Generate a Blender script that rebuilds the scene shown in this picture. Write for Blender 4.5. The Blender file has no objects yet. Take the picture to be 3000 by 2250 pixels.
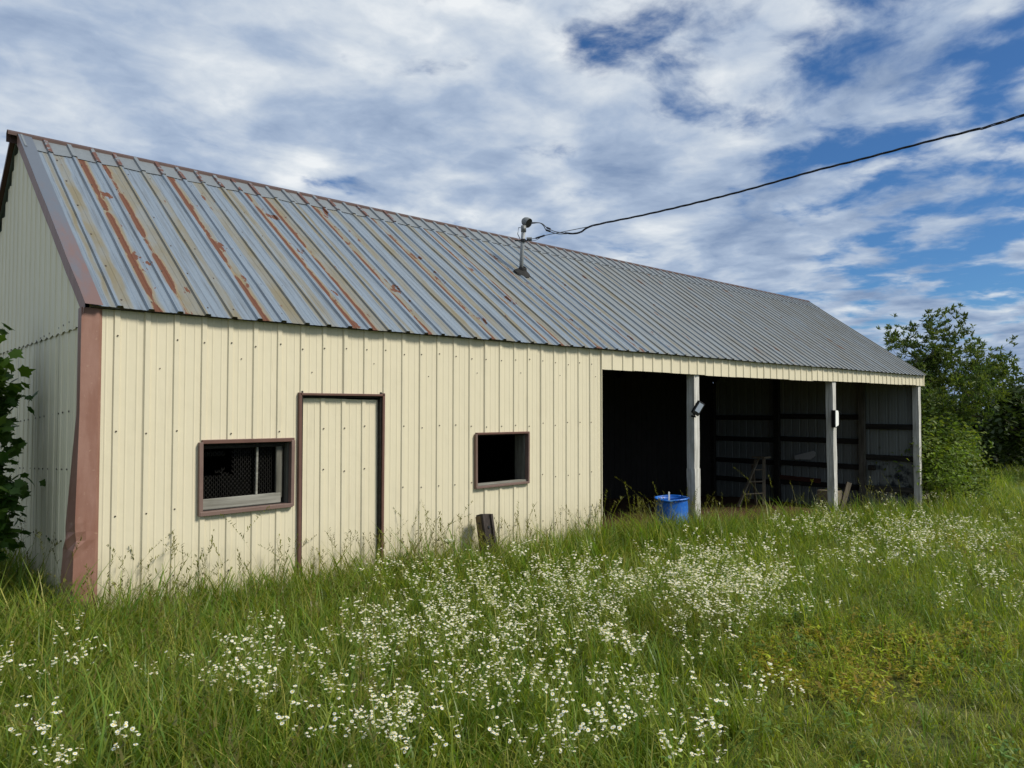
import bpy, bmesh, math, random
import numpy as np
from mathutils import Vector, Matrix, noise as mnoise

R = math.radians
SC = bpy.context.scene
COL = SC.collection
rnd = random.Random(7)
H = 1.70                      # camera height above the ground it stands on

# ------------------------------------------------------------------ camera
CAM_F, CAM_YAW, CAM_PITCH, CAM_ROLL = 2170.7, 0.8228, 0.0311, 0.0010
CAM_LOC = Vector((0.0, -6.47, H))
FWD = Vector((math.cos(CAM_YAW) * math.cos(CAM_PITCH), math.sin(CAM_YAW) * math.cos(CAM_PITCH), math.sin(CAM_PITCH)))
_r = Vector((math.sin(CAM_YAW), -math.cos(CAM_YAW), 0)); _u = _r.cross(FWD)
RIGHT = _r * math.cos(CAM_ROLL) + _u * math.sin(CAM_ROLL)
UP = _u * math.cos(CAM_ROLL) - _r * math.sin(CAM_ROLL)
cd = bpy.data.cameras.new('camera'); cam = bpy.data.objects.new('camera', cd); COL.objects.link(cam)
cd.sensor_width = 36.0; cd.lens = 36.0 * CAM_F / 3000.0
cd.clip_start = 0.05; cd.clip_end = 3000
M3 = Matrix((RIGHT, UP, -FWD)).transposed()
cam.matrix_world = Matrix.Translation(CAM_LOC) @ M3.to_4x4()
SC.camera = cam

# ------------------------------------------------------------------ node helper
class NT:
    def __init__(s, tree): s.t = tree; s.n = tree.nodes; s.l = tree.links; s.n.clear()
    def add(s, typ, ins=None, **kw):
        nd = s.n.new(typ)
        for k, v in kw.items(): setattr(nd, k, v)
        for k, v in (ins or {}).items(): s.put(nd.inputs[k], v)
        return nd
    def put(s, sock, v):
        if isinstance(v, bpy.types.NodeSocket): s.l.new(v, sock)
        else: sock.default_value = v
    def m(s, op, a, b=0.0, c=0.0, clamp=False):
        nd = s.n.new('ShaderNodeMath'); nd.operation = op; nd.use_clamp = clamp
        for i, v in enumerate((a, b, c)): s.put(nd.inputs[i], v)
        return nd.outputs[0]
    def ss(s, x, lo, hi):
        nd = s.n.new('ShaderNodeMapRange'); nd.interpolation_type = 'SMOOTHSTEP'; nd.clamp = True
        s.put(nd.inputs[0], x); s.put(nd.inputs[1], lo); s.put(nd.inputs[2], hi)
        return nd.outputs[0]
    def mr(s, x, a, b, c, d):
        nd = s.n.new('ShaderNodeMapRange'); nd.clamp = True
        for i, v in enumerate((x, a, b, c, d)): s.put(nd.inputs[i], v)
        return nd.outputs[0]
    def mix(s, f, a, b, blend='MIX'):
        nd = s.n.new('ShaderNodeMix'); nd.data_type = 'RGBA'; nd.blend_type = blend; nd.clamp_factor = True
        s.put(nd.inputs[0], f); s.put(nd.inputs[6], c4(a)); s.put(nd.inputs[7], c4(b))
        return nd.outputs[2]
    def vec(s, x, y, z):
        nd = s.n.new('ShaderNodeCombineXYZ')
        for i, v in enumerate((x, y, z)): s.put(nd.inputs[i], v)
        return nd.outputs[0]
    def sep(s, v):
        nd = s.n.new('ShaderNodeSeparateXYZ'); s.put(nd.inputs[0], v); return nd.outputs
    def vm(s, op, a, b=(0, 0, 0)):
        nd = s.n.new('ShaderNodeVectorMath'); nd.operation = op
        s.put(nd.inputs[0], a); s.put(nd.inputs[1], b); return nd.outputs[0]
    def noise(s, v, scale, detail=3.0, rough=.5, dist=0.0, out=0):
        nd = s.n.new('ShaderNodeTexNoise'); s.put(nd.inputs['Vector'], v)
        nd.inputs['Scale'].default_value = scale; nd.inputs['Detail'].default_value = detail
        nd.inputs['Roughness'].default_value = rough; nd.inputs['Distortion'].default_value = dist
        return nd.outputs[out]
    def white(s, w):
        nd = s.n.new('ShaderNodeTexWhiteNoise'); nd.noise_dimensions = '1D'; s.put(nd.inputs['W'], w); return nd.outputs['Value']

def c4(c):
    if isinstance(c, bpy.types.NodeSocket): return c
    return (c[0], c[1], c[2], 1.0)

# ------------------------------------------------------------------ world: sky with broken cloud
SUN_AZ = (0.46, -0.888); SUN_EL = R(44)
world = bpy.data.worlds.new('World'); SC.world = world; world.use_nodes = True
w = NT(world.node_tree)
sky = w.add('ShaderNodeTexSky', sky_type='NISHITA', sun_disc=False, sun_elevation=SUN_EL,
            sun_rotation=math.atan2(SUN_AZ[0], SUN_AZ[1]), altitude=300, air_density=1.0, dust_density=0.3, ozone_density=3.0)
tc = w.add('ShaderNodeTexCoord').outputs['Generated']
dx, dy, dz = w.sep(tc)
zc = w.m('ADD', w.m('MAXIMUM', dz, 0.0), 0.12)
pv = w.vec(w.m('DIVIDE', dx, zc), w.m('DIVIDE', dy, zc), 0.0)
pv = w.vm('ADD', pv, (3.1, 8.6, 1.7))
warp = w.noise(pv, 1.6, 4, .55, out=1)
wv = w.vm('ADD', pv, w.vm('MULTIPLY', w.vm('SUBTRACT', warp, (.5, .5, .5)), (.26, .26, .26)))
big = w.noise(wv, 0.9, 2.0, .5)
fine = w.noise(wv, 3.6, 9.0, .56)
# direction of the clearer part of the sky (up and to the right of the barn)
blue_d = (FWD * 1.0 + RIGHT * 0.62 + UP * 0.42).normalized()
dotb = w.n.new('ShaderNodeVectorMath'); dotb.operation = 'DOT_PRODUCT'
w.put(dotb.inputs[0], tc); dotb.inputs[1].default_value = blue_d
clear = w.ss(dotb.outputs['Value'], 0.925, 0.988)
cov = w.m('ADD', w.m('MULTIPLY', big, .40), w.m('MULTIPLY', fine, .62))
cov = w.m('ADD', cov, .105)
cov = w.m('SUBTRACT', cov, w.m('MULTIPLY', clear, .165))
cov = w.m('ADD', cov, w.mr(dz, 0.0, 0.14, 0.10, 0.0))
dens = w.ss(cov, .41, .55)
# light and dark cloud: puffs lit on their upper side, grey-blue where the layer is deep
puff = w.noise(wv, 2.9, 8.0, .54)
puff2 = w.noise(w.vm('ADD', wv, (.07, -.09, 0.0)), 2.9, 8.0, .54)
relief = w.m('MULTIPLY', w.m('SUBTRACT', puff2, puff), 2.9)
deep = w.m('ADD', w.m('MULTIPLY', w.m('SUBTRACT', big, .5), 1.6), w.m('MULTIPLY', w.m('SUBTRACT', puff, .5), 2.1))
thick = w.m('ADD', w.m('MULTIPLY', w.m('ADD', deep, relief), .82), .47, clamp=True)
thick = w.m('ADD', thick, w.mr(dz, 0.02, 0.24, 0.34, 0.0), clamp=True)
cr = w.n.new('ShaderNodeValToRGB'); w.put(cr.inputs[0], thick)
for k_, (ps_, cc_) in enumerate(((.0, (.84, .87, .89)), (.25, (.63, .69, .76)), (.60, (.39, .48, .625)), (1.0, (.215, .30, .46)))):
    e_ = cr.color_ramp.elements[k_] if k_ < 2 else cr.color_ramp.elements.new(ps_)
    e_.position = ps_; e_.color = (*cc_, 1)
ccol = cr.outputs[0]
skyc = w.mix(1.0, sky.outputs[0], (.48, .80, 1.12), 'MULTIPLY')
bg1 = w.add('ShaderNodeBackground', {'Color': skyc, 'Strength': 0.06})
bg2 = w.add('ShaderNodeBackground', {'Color': ccol, 'Strength': 0.74})
mx = w.add('ShaderNodeMixShader', {0: w.m('MULTIPLY', dens, .97), 1: bg1.outputs[0], 2: bg2.outputs[0]})
w.add('ShaderNodeOutputWorld', {0: mx.outputs[0]})

# ------------------------------------------------------------------ sun, exposure
sd = bpy.data.lights.new('sun', 'SUN'); sun = bpy.data.objects.new('sun', sd); COL.objects.link(sun)
sd.energy = 2.9; sd.angle = R(13.0); sd.color = (1.0, .94, .83)
sdir = Vector((SUN_AZ[0] * math.cos(SUN_EL), SUN_AZ[1] * math.cos(SUN_EL), math.sin(SUN_EL)))
sun.rotation_euler = sdir.to_track_quat('Z', 'Y').to_euler(); sun.location = (10, -20, 30)
vs = SC.view_settings; vs.view_transform = 'Standard'; vs.look = 'None'; vs.exposure = 0.5; vs.gamma = 1.0
SC.cycles.max_bounces = 6; SC.cycles.diffuse_bounces = 3; SC.cycles.transparent_max_bounces = 8

# ------------------------------------------------------------------ pixel helpers (photograph pixels, 3000 x 2250)
def ray(u, v): return FWD + RIGHT * ((u - 1500) / CAM_F) - UP * ((v - 1125) / CAM_F)
def px_y(u, v, y):
    q = ray(u, v); t = (y - CAM_LOC.y) / q.y; return CAM_LOC + q * t
def px_x(u, v, x):
    q = ray(u, v); t = (x - CAM_LOC.x) / q.x; return CAM_LOC + q * t
def proj(p):
    v = Vector(p) - CAM_LOC; z = v.dot(FWD)
    return 1500 + CAM_F * v.dot(RIGHT) / z, 1125 - CAM_F * v.dot(UP) / z, z

_gx = [-200, -10, 0, 1.4, 3.3, 7.6, 10, 14.8, 19.6, 30, 50, 80, 150, 1200]
_gz = [0.3, 0.06, -.03, -.09, -.17, -.22, -.38, -.70, -1.0, -1.45, -1.95, -2.3, -2.5, -2.6]
def ground(x, y):
    b = float(np.interp(x, _gx, _gz))
    k = min(1.0, max(0.0, -y / 7.0)); k = k * k * (3 - 2 * k)
    b *= 1.0 - .35 * k
    if -15 < y < 0 or y > 6 or x > 20: b += .035 * mnoise.noise((x * .55, y * .55, 3.1)) + .015 * mnoise.noise((x * 1.7, y * 1.7, 8.1))
    return b

# ------------------------------------------------------------------ mesh helpers
class MB:
    def __init__(s): s.v = []; s.f = []; s.mi = []
    def quad(s, a, b, c, d, m=0):
        i = len(s.v); s.v += [tuple(a), tuple(b), tuple(c), tuple(d)]; s.f.append((i, i + 1, i + 2, i + 3)); s.mi.append(m)
    def poly(s, pts, m=0):
        i = len(s.v); s.v += [tuple(p) for p in pts]; s.f.append(tuple(range(i, i + len(pts)))); s.mi.append(m)
    def tri(s, a, b, c, m=0): s.poly((a, b, c), m)
    def box(s, c, d, rot=None, m=0, taper=1.0):
        c = Vector(c); hx, hy, hz = d[0] / 2, d[1] / 2, d[2] / 2
        i = len(s.v)
        for zz in (-1, 1):
            k = taper if zz > 0 else 1.0
            for xx, yy in ((-1, -1), (1, -1), (1, 1), (-1, 1)):
                p = Vector((xx * hx * k, yy * hy * k, zz * hz))
                if rot is not None: p = rot @ p
                s.v.append(tuple(c + p))
        for q in ((0, 3, 2, 1), (4, 5, 6, 7), (0, 1, 5, 4), (1, 2, 6, 5), (2, 3, 7, 6), (3, 0, 4, 7)):
            s.f.append(tuple(i + k for k in q)); s.mi.append(m)
    def tube(s, pts, rad, sides=8, m=0, cap=True):
        pts = [Vector(p) for p in pts]; n = len(pts)
        if not hasattr(rad, '__len__'): rad = [rad] * n
        i0 = len(s.v); ref = None
        for k, p in enumerate(pts):
            t = (pts[min(k + 1, n - 1)] - pts[max(k - 1, 0)]).normalized()
            if ref is None: ref = Vector((0, 0, 1)) if abs(t.z) < .9 else Vector((1, 0, 0))
            a = t.cross(ref)
            if a.length < 1e-4: a = t.cross(Vector((0, 1, 0)))
            a.normalize(); b = t.cross(a); ref = -b if False else ref
            for j in range(sides):
                th = 2 * math.pi * j / sides
                s.v.append(tuple(p + (a * math.cos(th) + b * math.sin(th)) * rad[k]))
        for k in range(n - 1):
            for j in range(sides):
                j2 = (j + 1) % sides
                s.f.append((i0 + k * sides + j, i0 + k * sides + j2, i0 + (k + 1) * sides + j2, i0 + (k + 1) * sides + j)); s.mi.append(m)
        if cap:
            s.f.append(tuple(i0 + j for j in reversed(range(sides)))); s.mi.append(m)
            s.f.append(tuple(i0 + (n - 1) * sides + j for j in range(sides))); s.mi.append(m)
    def lathe(s, prof, c=(0, 0, 0), sides=24, m=0):
        c = Vector(c); i0 = len(s.v); n = len(prof)
        for r_, z_ in prof:
            for j in range(sides):
                th = 2 * math.pi * j / sides
                s.v.append((c.x + r_ * math.cos(th), c.y + r_ * math.sin(th), c.z + z_))
        for k in range(n - 1):
            for j in range(sides):
                j2 = (j + 1) % sides
                s.f.append((i0 + k * sides + j, i0 + k * sides + j2, i0 + (k + 1) * sides + j2, i0 + (k + 1) * sides + j)); s.mi.append(m)
    def mesh(s, name, mats, smooth=False):
        me = bpy.data.meshes.new(name); me.from_pydata(s.v, [], s.f)
        if not isinstance(mats, (list, tuple)): mats = [mats]
        for mm in mats: me.materials.append(mm)
        if len(mats) > 1: me.polygons.foreach_set('material_index', s.mi)
        if smooth: me.polygons.foreach_set('use_smooth', [True] * len(me.polygons))
        me.update(); return me
    def build(s, name, mats, parent=None, smooth=False, bevel=0.0, loc=None):
        o = bpy.data.objects.new(name, s.mesh(name, mats, smooth)); COL.objects.link(o)
        if bevel:
            md = o.modifiers.new('bevel', 'BEVEL'); md.width = bevel; md.segments = 2; md.limit_method = 'ANGLE'
        if loc is not None: o.location = loc
        if parent is not None: attach(o, parent)
        return o
def world_of(o):
    p = Vector(o.location)
    return p if o.parent is None else p
def attach(o, parent):
    o.parent = parent; o.matrix_parent_inverse = Matrix.Translation(-PLOC.get(parent.name, Vector((0, 0, 0))))
PLOC = {}
def tag(o, label, cat, group=None):
    o['label'] = label; o['category'] = cat
    if group: o['group'] = group
    return o
def thing(name, label, cat, loc, group=None):
    o = bpy.data.objects.new(name, None); COL.objects.link(o); o.location = loc; o.empty_display_size = .2
    PLOC[o.name] = Vector(loc); return tag(o, label, cat, group)
def structure(o): o['kind'] = 'structure'; return o
def stuff(o): o['kind'] = 'stuff'; return o

# ------------------------------------------------------------------ materials
def mat(name, fn):
    m = bpy.data.materials.new(name); m.use_nodes = True; t = NT(m.node_tree); sh = fn(t)
    t.add('ShaderNodeOutputMaterial', {0: sh}); return m
def princ(t, col, rough=.5, metal=0.0, spec=.5, bump=None, bstr=.3, bdist=.01):
    ins = {'Base Color': c4(col), 'Roughness': rough, 'Metallic': metal, 'Specular IOR Level': spec}
    p = t.add('ShaderNodeBsdfPrincipled', ins)
    if bump is not None:
        b = t.add('ShaderNodeBump', {'Height': bump, 'Strength': bstr, 'Distance': bdist}); t.l.new(b.outputs[0], p.inputs['Normal'])
    return p.outputs[0]
def POS(t): return t.add('ShaderNodeNewGeometry').outputs['Position']

RIB0, RIBP = 1.70, .2286
def m_cream(t, base=(.66, .60, .44), dirt=(.45, .40, .285), amt=.5):
    p = POS(t); x, y, z = t.sep(p)
    st = t.noise(t.vm('MULTIPLY', p, (14, 14, .9)), 1.0, 5, .6)
    blot = t.noise(p, 2.2, 5, .6)
    f = t.m('MULTIPLY', t.ss(st, .48, .78), t.ss(blot, .35, .7))
    oi = t.add('ShaderNodeObjectInfo').outputs['Random']
    c = t.mix(t.m('MULTIPLY', oi, .16), base, tuple(v * .72 for v in base))
    c = t.mix(t.m('MULTIPLY', f, amt), c, dirt)
    run = t.noise(t.vm('MULTIPLY', p, (55, 55, .8)), 1.0, 3, .6)
    c = t.mix(t.m('MULTIPLY', t.ss(run, .66, .74), t.m('MULTIPLY', t.ss(t.noise(p, 1.7, 3, .5), .5, .62), .35)), c, (.33, .24, .13))
    c = t.mix(t.m('MULTIPLY', t.noise(p, 38, 3, .6), .16), c, (.75, .69, .5))
    # splash dirt at the foot of the sheets and streaks from the top edge
    foot = t.m('MULTIPLY', t.ss(t.m('ADD', z, t.m('MULTIPLY', t.noise(p, 5, 4, .6), .5)), .95, .15), .6)
    c = t.mix(foot, c, (.47, .42, .28))
    return princ(t, c, .48, 0, .35, t.noise(t.vm('MULTIPLY', p, (1, 1, .55)), 5, 3, .5), .22, .03)
CREAM = mat('cream_painted_steel', m_cream)
GCREAM = mat('weathered_brightened_cream_steel', lambda t: m_cream(t, (.78, .715, .53), (.56, .51, .375), .75))  # gable copy of the cream: dirtier, base brightened to offset the gable's shade

def m_brown(t):
    p = POS(t)
    c = t.mix(t.ss(t.noise(t.vm('MULTIPLY', p, (6, 6, 1.2)), 1.6, 5, .6), .35, .7), (.215, .105, .075), (.27, .150, .115))
    c = t.mix(t.m('MULTIPLY', t.ss(t.noise(p, 30, 3, .6), .62, .75), .4), c, (.4, .27, .2))
    return princ(t, c, .5, 0, .4, t.noise(p, 9, 3, .5), .15, .02)
BROWN = mat('brown_trim_steel', m_brown)
def m_wtrim(t):
    p = POS(t)
    c = t.mix(t.noise(p, 7, 4, .6), (.125, .078, .064), (.21, .142, .120))
    return princ(t, c, .5, 0, .35)
WTRIM = mat('faded_brown_window_trim', m_wtrim)
def m_brown_dark(t):
    p = POS(t)
    c = t.mix(t.noise(p, 7, 4, .6), (.085, .042, .033), (.16, .085, .065))
    return princ(t, c, .5, 0, .35)
BROWND = mat('dark_brown_trim_steel', m_brown_dark)
CAPB = mat('old_brown_ridge_cap', lambda t: princ(t, t.mix(t.noise(POS(t), 7, 4, .6), (.045, .026, .022), (.105, .062, .052)), .55, 0, .3))
def m_rake(t):
    p = POS(t); x, y, z = t.sep(p)
    n = t.noise(t.vm('MULTIPLY', p, (5, 1.2, 1.2)), 1.6, 5, .6)
    f = t.ss(t.m('ADD', t.m('MULTIPLY', y, -.28), t.m('MULTIPLY', n, 1.1)), .1, .62)
    c = t.mix(f, (.12, .138, .165), (.185, .112, .095))
    return princ(t, c, .42, .35, .5)
RAKE = mat('faded_brown_rake_flashing', m_rake)

def m_roof(t, rusty=True):
    p = POS(t); x, y, z = t.sep(p)
    q = t.m('DIVIDE', t.m('SUBTRACT', x, RIB0), RIBP)
    wob = t.m('MULTIPLY', t.m('SUBTRACT', t.noise(t.vm('MULTIPLY', p, (2, 1.4, 1.4)), 1.5, 4, .6), .5), .30)
    n = t.m('FLOOR', q); ph = t.m('SUBTRACT', q, n); phw = t.m('ADD', ph, wob)
    m4 = t.m('MODULO', t.m('ADD', n, 3.0), 4.0)       # 0 = flat right of a lap rib
    rw = t.white(n); rw2 = t.white(t.m('ADD', n, 77.3))
    ramp = t.n.new('ShaderNodeValToRGB'); ramp.color_ramp.interpolation = 'CONSTANT'
    t.put(ramp.inputs[0], t.m('ADD', t.m('DIVIDE', m4, 4.0), .05))
    e = ramp.color_ramp.elements
    vals = [(0.0, (.36, .22, 1.0)), (.25, (.58, .34, .45)), (.5, (.85, .12, .05)), (.75, (.24, .26, .16))]
    while len(e) < 4: e.new(.5)
    for i, (ps, cc) in enumerate(vals): e[i].position = ps; e[i].color = (*cc, 1)
    sepc = t.n.new('ShaderNodeSeparateColor'); t.put(sepc.inputs[0], ramp.outputs[0])
    tc_, tw_, ra_ = sepc.outputs[0], sepc.outputs[1], sepc.outputs[2]
    cen = t.m('ADD', tc_, t.m('MULTIPLY', t.m('SUBTRACT', rw, .5), .22))
    dist = t.m('ABSOLUTE', t.m('SUBTRACT', phw, cen))
    wid = t.m('MULTIPLY', tw_, t.m('ADD', .62, t.m('MULTIPLY', rw2, .65)))
    tan = t.ss(t.m('SUBTRACT', wid, dist), -.07, .07)
    tan = t.m('MULTIPLY', tan, t.mr(t.noise(t.vm('MULTIPLY', p, (3, .9, .9)), 1.7, 4, .6), .3, .65, .45, 1.0))
    right = t.ss(x, 7.0, 12.0)
    tan = t.m('MAXIMUM', tan, t.m('MULTIPLY', right, t.mr(t.noise(t.vm('MULTIPLY', p, (4, .8, .8)), 2.0, 4, .6), .25, .65, .25, .85)))
    galv = t.mix(t.noise(t.vm('MULTIPLY', p, (30, 30, 30)), 1.6, 3, .7), (.195, .245, .295), (.295, .345, .39))
    galv = t.mix(t.ss(t.noise(t.vm('MULTIPLY', p, (22, 1.0, 1.0)), 1.6, 4, .6), .42, .72), galv, (.18, .205, .225))
    dull = t.mix(t.noise(t.vm('MULTIPLY', p, (9, 2, 2)), 2.0, 5, .65), (.185, .158, .098), (.135, .126, .088))
    dull = t.mix(right, dull, (.135, .134, .120))
    c = t.mix(tan, galv, dull)
    # rust: long streaks in the flat beside each lap, spots elsewhere
    along = t.noise(t.vec(t.m('MULTIPLY', n, 3.17), t.m('MULTIPLY', y, 1.9), 0.0), 1.0, 4, .55)
    ragged = t.noise(t.vm('MULTIPLY', p, (16, 5, 5)), 1.0, 5, .65)
    rd = t.m('ABSOLUTE', t.m('SUBTRACT', ph, t.m('ADD', .24, t.m('MULTIPLY', wob, .35))))
    halfw = t.m('MULTIPLY', t.ss(along, .34, .56), .19)
    streak = t.ss(t.m('SUBTRACT', t.m('ADD', halfw, t.m('MULTIPLY', t.m('SUBTRACT', ragged, .5), .15)), rd), .02, .045)
    strong = t.m('MAXIMUM', t.ss(ra_, .8, .9), t.m('MULTIPLY', t.ss(ra_, .40, .44), t.ss(rw2, .50, .55)))
    less = t.mr(x, 6.0, 9.5, 1.0, 0.0)
    streak = t.m('MULTIPLY', t.m('MULTIPLY', streak, strong), t.ss(t.m('ADD', less, t.m('MULTIPLY', rw, .4)), .35, .5))
    spotn = t.noise(t.vm('MULTIPLY', p, (7.5, 3.4, 3.4)), 1.0, 6, .62)
    thr = t.m('SUBTRACT', .735, t.m('ADD', t.m('MULTIPLY', ra_, .13), t.m('MULTIPLY', tan, .05)))
    thr = t.m('ADD', thr, t.m('MULTIPLY', right, .03))
    spots = t.m('MULTIPLY', t.ss(t.m('SUBTRACT', spotn, thr), 0.0, .02), t.ss(ph, .1, .2))
    rust = t.m('MAXIMUM', streak, spots)
    rcol = t.mix(t.noise(p, 45, 4, .65), (.065, .022, .012), (.14, .052, .022))
    rcol = t.mix(t.m('MULTIPLY', right, .7), rcol, (.16, .125, .105))
    halo = t.m('MULTIPLY', t.ss(t.m('SUBTRACT', t.m('ADD', halfw, .10), rd), 0.0, .12), t.m('MULTIPLY', strong, t.m('MULTIPLY', less, .55)))
    c = t.mix(halo, c, (.24, .165, .075))
    c = t.mix(rust, c, rcol)
    anyd = t.m('MAXIMUM', t.m('MULTIPLY', tan, .8), rust)
    rough = t.mr(anyd, 0, 1, .42, .78); met = t.mr(anyd, 0, 1, .55, .0)
    return princ(t, c, rough, met, .4, t.noise(t.vm('MULTIPLY', p, (5, 2, 2)), 1.5, 3, .5), .12, .03)
ROOF = mat('galvanised_roof_with_rust', m_roof)
def m_cap(t):
    p = POS(t); x, y, z = t.sep(p)
    q = t.m('DIVIDE', t.m('SUBTRACT', x, RIB0), RIBP); n = t.m('FLOOR', q); ph = t.m('SUBTRACT', q, n)
    c = t.mix(t.noise(t.vm('MULTIPLY', p, (12, 5, 5)), 1.5, 4, .65), (.15, .168, .178), (.225, .248, .26))
    nearrib = t.ss(t.m('ABSOLUTE', t.m('SUBTRACT', ph, .5)), .30, .44)
    rn = t.noise(t.vm('MULTIPLY', p, (10, 9, 9)), 1.0, 5, .6)
    sel = t.ss(t.white(t.m('FLOOR', t.m('ADD', q, .5))), .45, .5)
    rf = t.m('MULTIPLY', t.m('MULTIPLY', nearrib, sel), t.m('MULTIPLY', t.ss(rn, .45, .52), t.mr(x, 6, 10, 1.0, .25)))
    c = t.mix(rf, c, t.mix(t.noise(p, 40, 3, .6), (.09, .035, .022), (.17, .07, .04)))
    return princ(t, c, .5, .35, .4)
RCAP = mat('galvanised_ridge_flashing', m_cap)

def m_interior(t):
    p = POS(t); x, y, z = t.sep(p)
    c = t.mix(t.noise(t.vm('MULTIPLY', p, (8, 8, 1)), 1.2, 5, .6), (.22, .24, .235), (.14, .155, .15))
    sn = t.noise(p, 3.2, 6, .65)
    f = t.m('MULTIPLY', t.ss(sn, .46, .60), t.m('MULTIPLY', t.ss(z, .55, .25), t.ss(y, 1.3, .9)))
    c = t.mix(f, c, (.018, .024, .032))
    return princ(t, c, .6, .2, .3)
INNER = mat('bare_inner_steel', m_interior)
DARKIN = mat('shade_black', lambda t: princ(t, t.mix(t.noise(POS(t), 3, 4, .6), (.012, .012, .012), (.028, .026, .022)), .8, 0, .2))  # near-black colour stands for the deep shade of the interior

def wood(name, a, b, scale=1.0, axis=2, rough=.8):
    def fn(t):
        p = t.add('ShaderNodeTexCoord').outputs['Object']
        k = [26, 26, 26]; k[axis] = 1.6
        g = t.noise(t.vm('MULTIPLY', p, tuple(v * scale for v in k)), 1.0, 6, .65, .6)
        lg = t.noise(POS(t), 2.3, 4, .6)
        c = t.mix(t.ss(g, .32, .68), a, b)
        c = t.mix(t.m('MULTIPLY', t.ss(lg, .45, .75), .4), c, (a[0] * .6, a[1] * .6, a[2] * .55))
        return princ(t, c, rough, 0, .25, g, .5, .004)
    return mat(name, fn)
POSTW = wood('weathered_grey_post_wood', (.36, .35, .32), (.66, .65, .61))
SASHW = wood('bare_grey_sash_wood', (.15, .145, .12), (.29, .285, .25), 1.0, 0)
SASHV = wood('bare_grey_jamb_wood', (.075, .072, .058), (.165, .16, .135), 1.0, 2)
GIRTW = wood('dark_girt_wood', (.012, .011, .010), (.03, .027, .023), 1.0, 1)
REDW = wood('dark_red_board_wood', (.05, .018, .014), (.09, .035, .025), 1.0, 1)
LADW = wood('dull_ladder_wood', (.10, .085, .06), (.19, .165, .12))
TIEW = wood('tarred_post_wood', (.020, .015, .013), (.055, .045, .04))
TIESIDE = wood('brown_post_side_wood', (.085, .058, .028), (.15, .105, .055))
BARK = wood('tree_bark', (.055, .045, .032), (.12, .10, .075), .8)

def simple(name, col, rough=.5, metal=0.0, var=.0, scale=20):
    def fn(t):
        c = col
        if var:
            c = t.mix(t.noise(POS(t), scale, 4, .6), tuple(v * (1 - var) for v in col), tuple(min(1, v * (1 + var)) for v in col))
        return princ(t, c, rough, metal, .4)
    return mat(name, fn)
BLACK = simple('black_plastic', (.012, .012, .013), .35)
TAR = simple('black_roof_tar', (.014, .014, .014), .85)
LENS = simple('lamp_glass', (.42, .47, .55), .12)
WHITEP = simple('white_plastic', (.85, .85, .82), .4)
STEEL = simple('galvanised_pipe', (.26, .275, .28), .55, .25, .2)
LEAD = simple('lead_grey_head', (.16, .17, .17), .5, .3, .25)
CABLE = simple('black_cable', (.010, .010, .014), .5)
WIREG = simple('grey_wire', (.12, .125, .13), .45, .3)
CHICK = simple('rusty_chicken_wire', (.075, .072, .065), .5, .5, .3)
SCREW = simple('dark_screw_head', (.075, .055, .04), .5, .4, .4, 60)
PAPER = simple('grey_plastic_sheet', (.36, .37, .37), .6, 0, .1)
STONE = simple('tan_concrete_block', (.20, .17, .12), .85, 0, .3, 12)
def m_blue(t):
    p = POS(t)
    c = t.mix(t.ss(t.noise(p, 9, 5, .6), .5, .72), (.004, .10, .44), (.07, .22, .52))
    c = t.mix(t.m('MULTIPLY', t.ss(t.noise(t.vm('MULTIPLY', p, (9, 9, 2)), 2.2, 5, .6), .56, .66), .5), c, (.01, .035, .12))
    return princ(t, c, .42, 0, .5)
BLUE = mat('blue_drum_plastic', m_blue)
def m_dirt(t):
    p = POS(t)
    c = t.mix(t.noise(p, 6, 6, .65), (.045, .026, .014), (.12, .07, .04))
    return princ(t, c, .95, 0, .1, t.noise(p, 14, 5, .6), .8, .05)
DIRT = mat('brown_dirt_floor', m_dirt)
def m_ground(t):
    p = POS(t)
    g = t.noise(p, .8, 6, .6)
    c = t.mix(t.ss(t.noise(p, 7, 5, .65), .35, .65), (.07, .085, .026), (.125, .13, .045))
    c = t.mix(t.ss(g, .55, .75), c, (.15, .125, .065))
    x, y, z = t.sep(p)
    c = t.mix(t.ss(x, 18, 34), c, t.mix(t.noise(p, 1.5, 6, .7), (.075, .11, .028), (.125, .15, .045)))
    return princ(t, c, .95, 0, .1, t.noise(p, 25, 5, .65), .7, .05)
GROUND = mat('meadow_soil', m_ground)

def leafmat(name, col, col2, trans=.35, rough=.5, hue=.0):
    def fn(t):
        a = t.add('ShaderNodeAttribute', attribute_name='Col').outputs['Color']
        oi = t.add('ShaderNodeObjectInfo').outputs['Random']
        c = t.mix(oi, col, col2)
        c = t.mix(1.0, c, a, 'MULTIPLY')
        d = t.add('ShaderNodeBsdfPrincipled', {'Base Color': c, 'Roughness': rough, 'Specular IOR Level': .25})
        tr = t.add('ShaderNodeBsdfTranslucent', {'Color': t.mix(1.0, c, (1.25, 1.3, .55), 'MULTIPLY')})
        return t.add('ShaderNodeMixShader', {0: trans, 1: d.outputs[0], 2: tr.outputs[0]}).outputs[0]
    return mat(name, fn)
GRASS = leafmat('grass_blades', (.205, .262, .040), (.145, .205, .028), .47, .36)
STEMG = leafmat('flower_stem_green', (.23, .28, .06), (.17, .23, .045), .4)
HERB = leafmat('herb_leaves', (.20, .25, .05), (.12, .19, .035), .4)
PETAL = leafmat('white_petals', (.80, .80, .76), (.74, .76, .68), .3)
TREEL = leafmat('tree_leaves', (.10, .135, .036), (.08, .115, .03), .40)
SHRUBL = leafmat('shrub_leaves', (.125, .175, .038), (.125, .175, .038), .42)
FARL = leafmat('far_tree_leaves', (.045, .068, .020), (.04, .062, .018), .3)
MAPLEL = leafmat('broad_leaves', (.075, .14, .026), (.075, .14, .026), .38)

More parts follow.
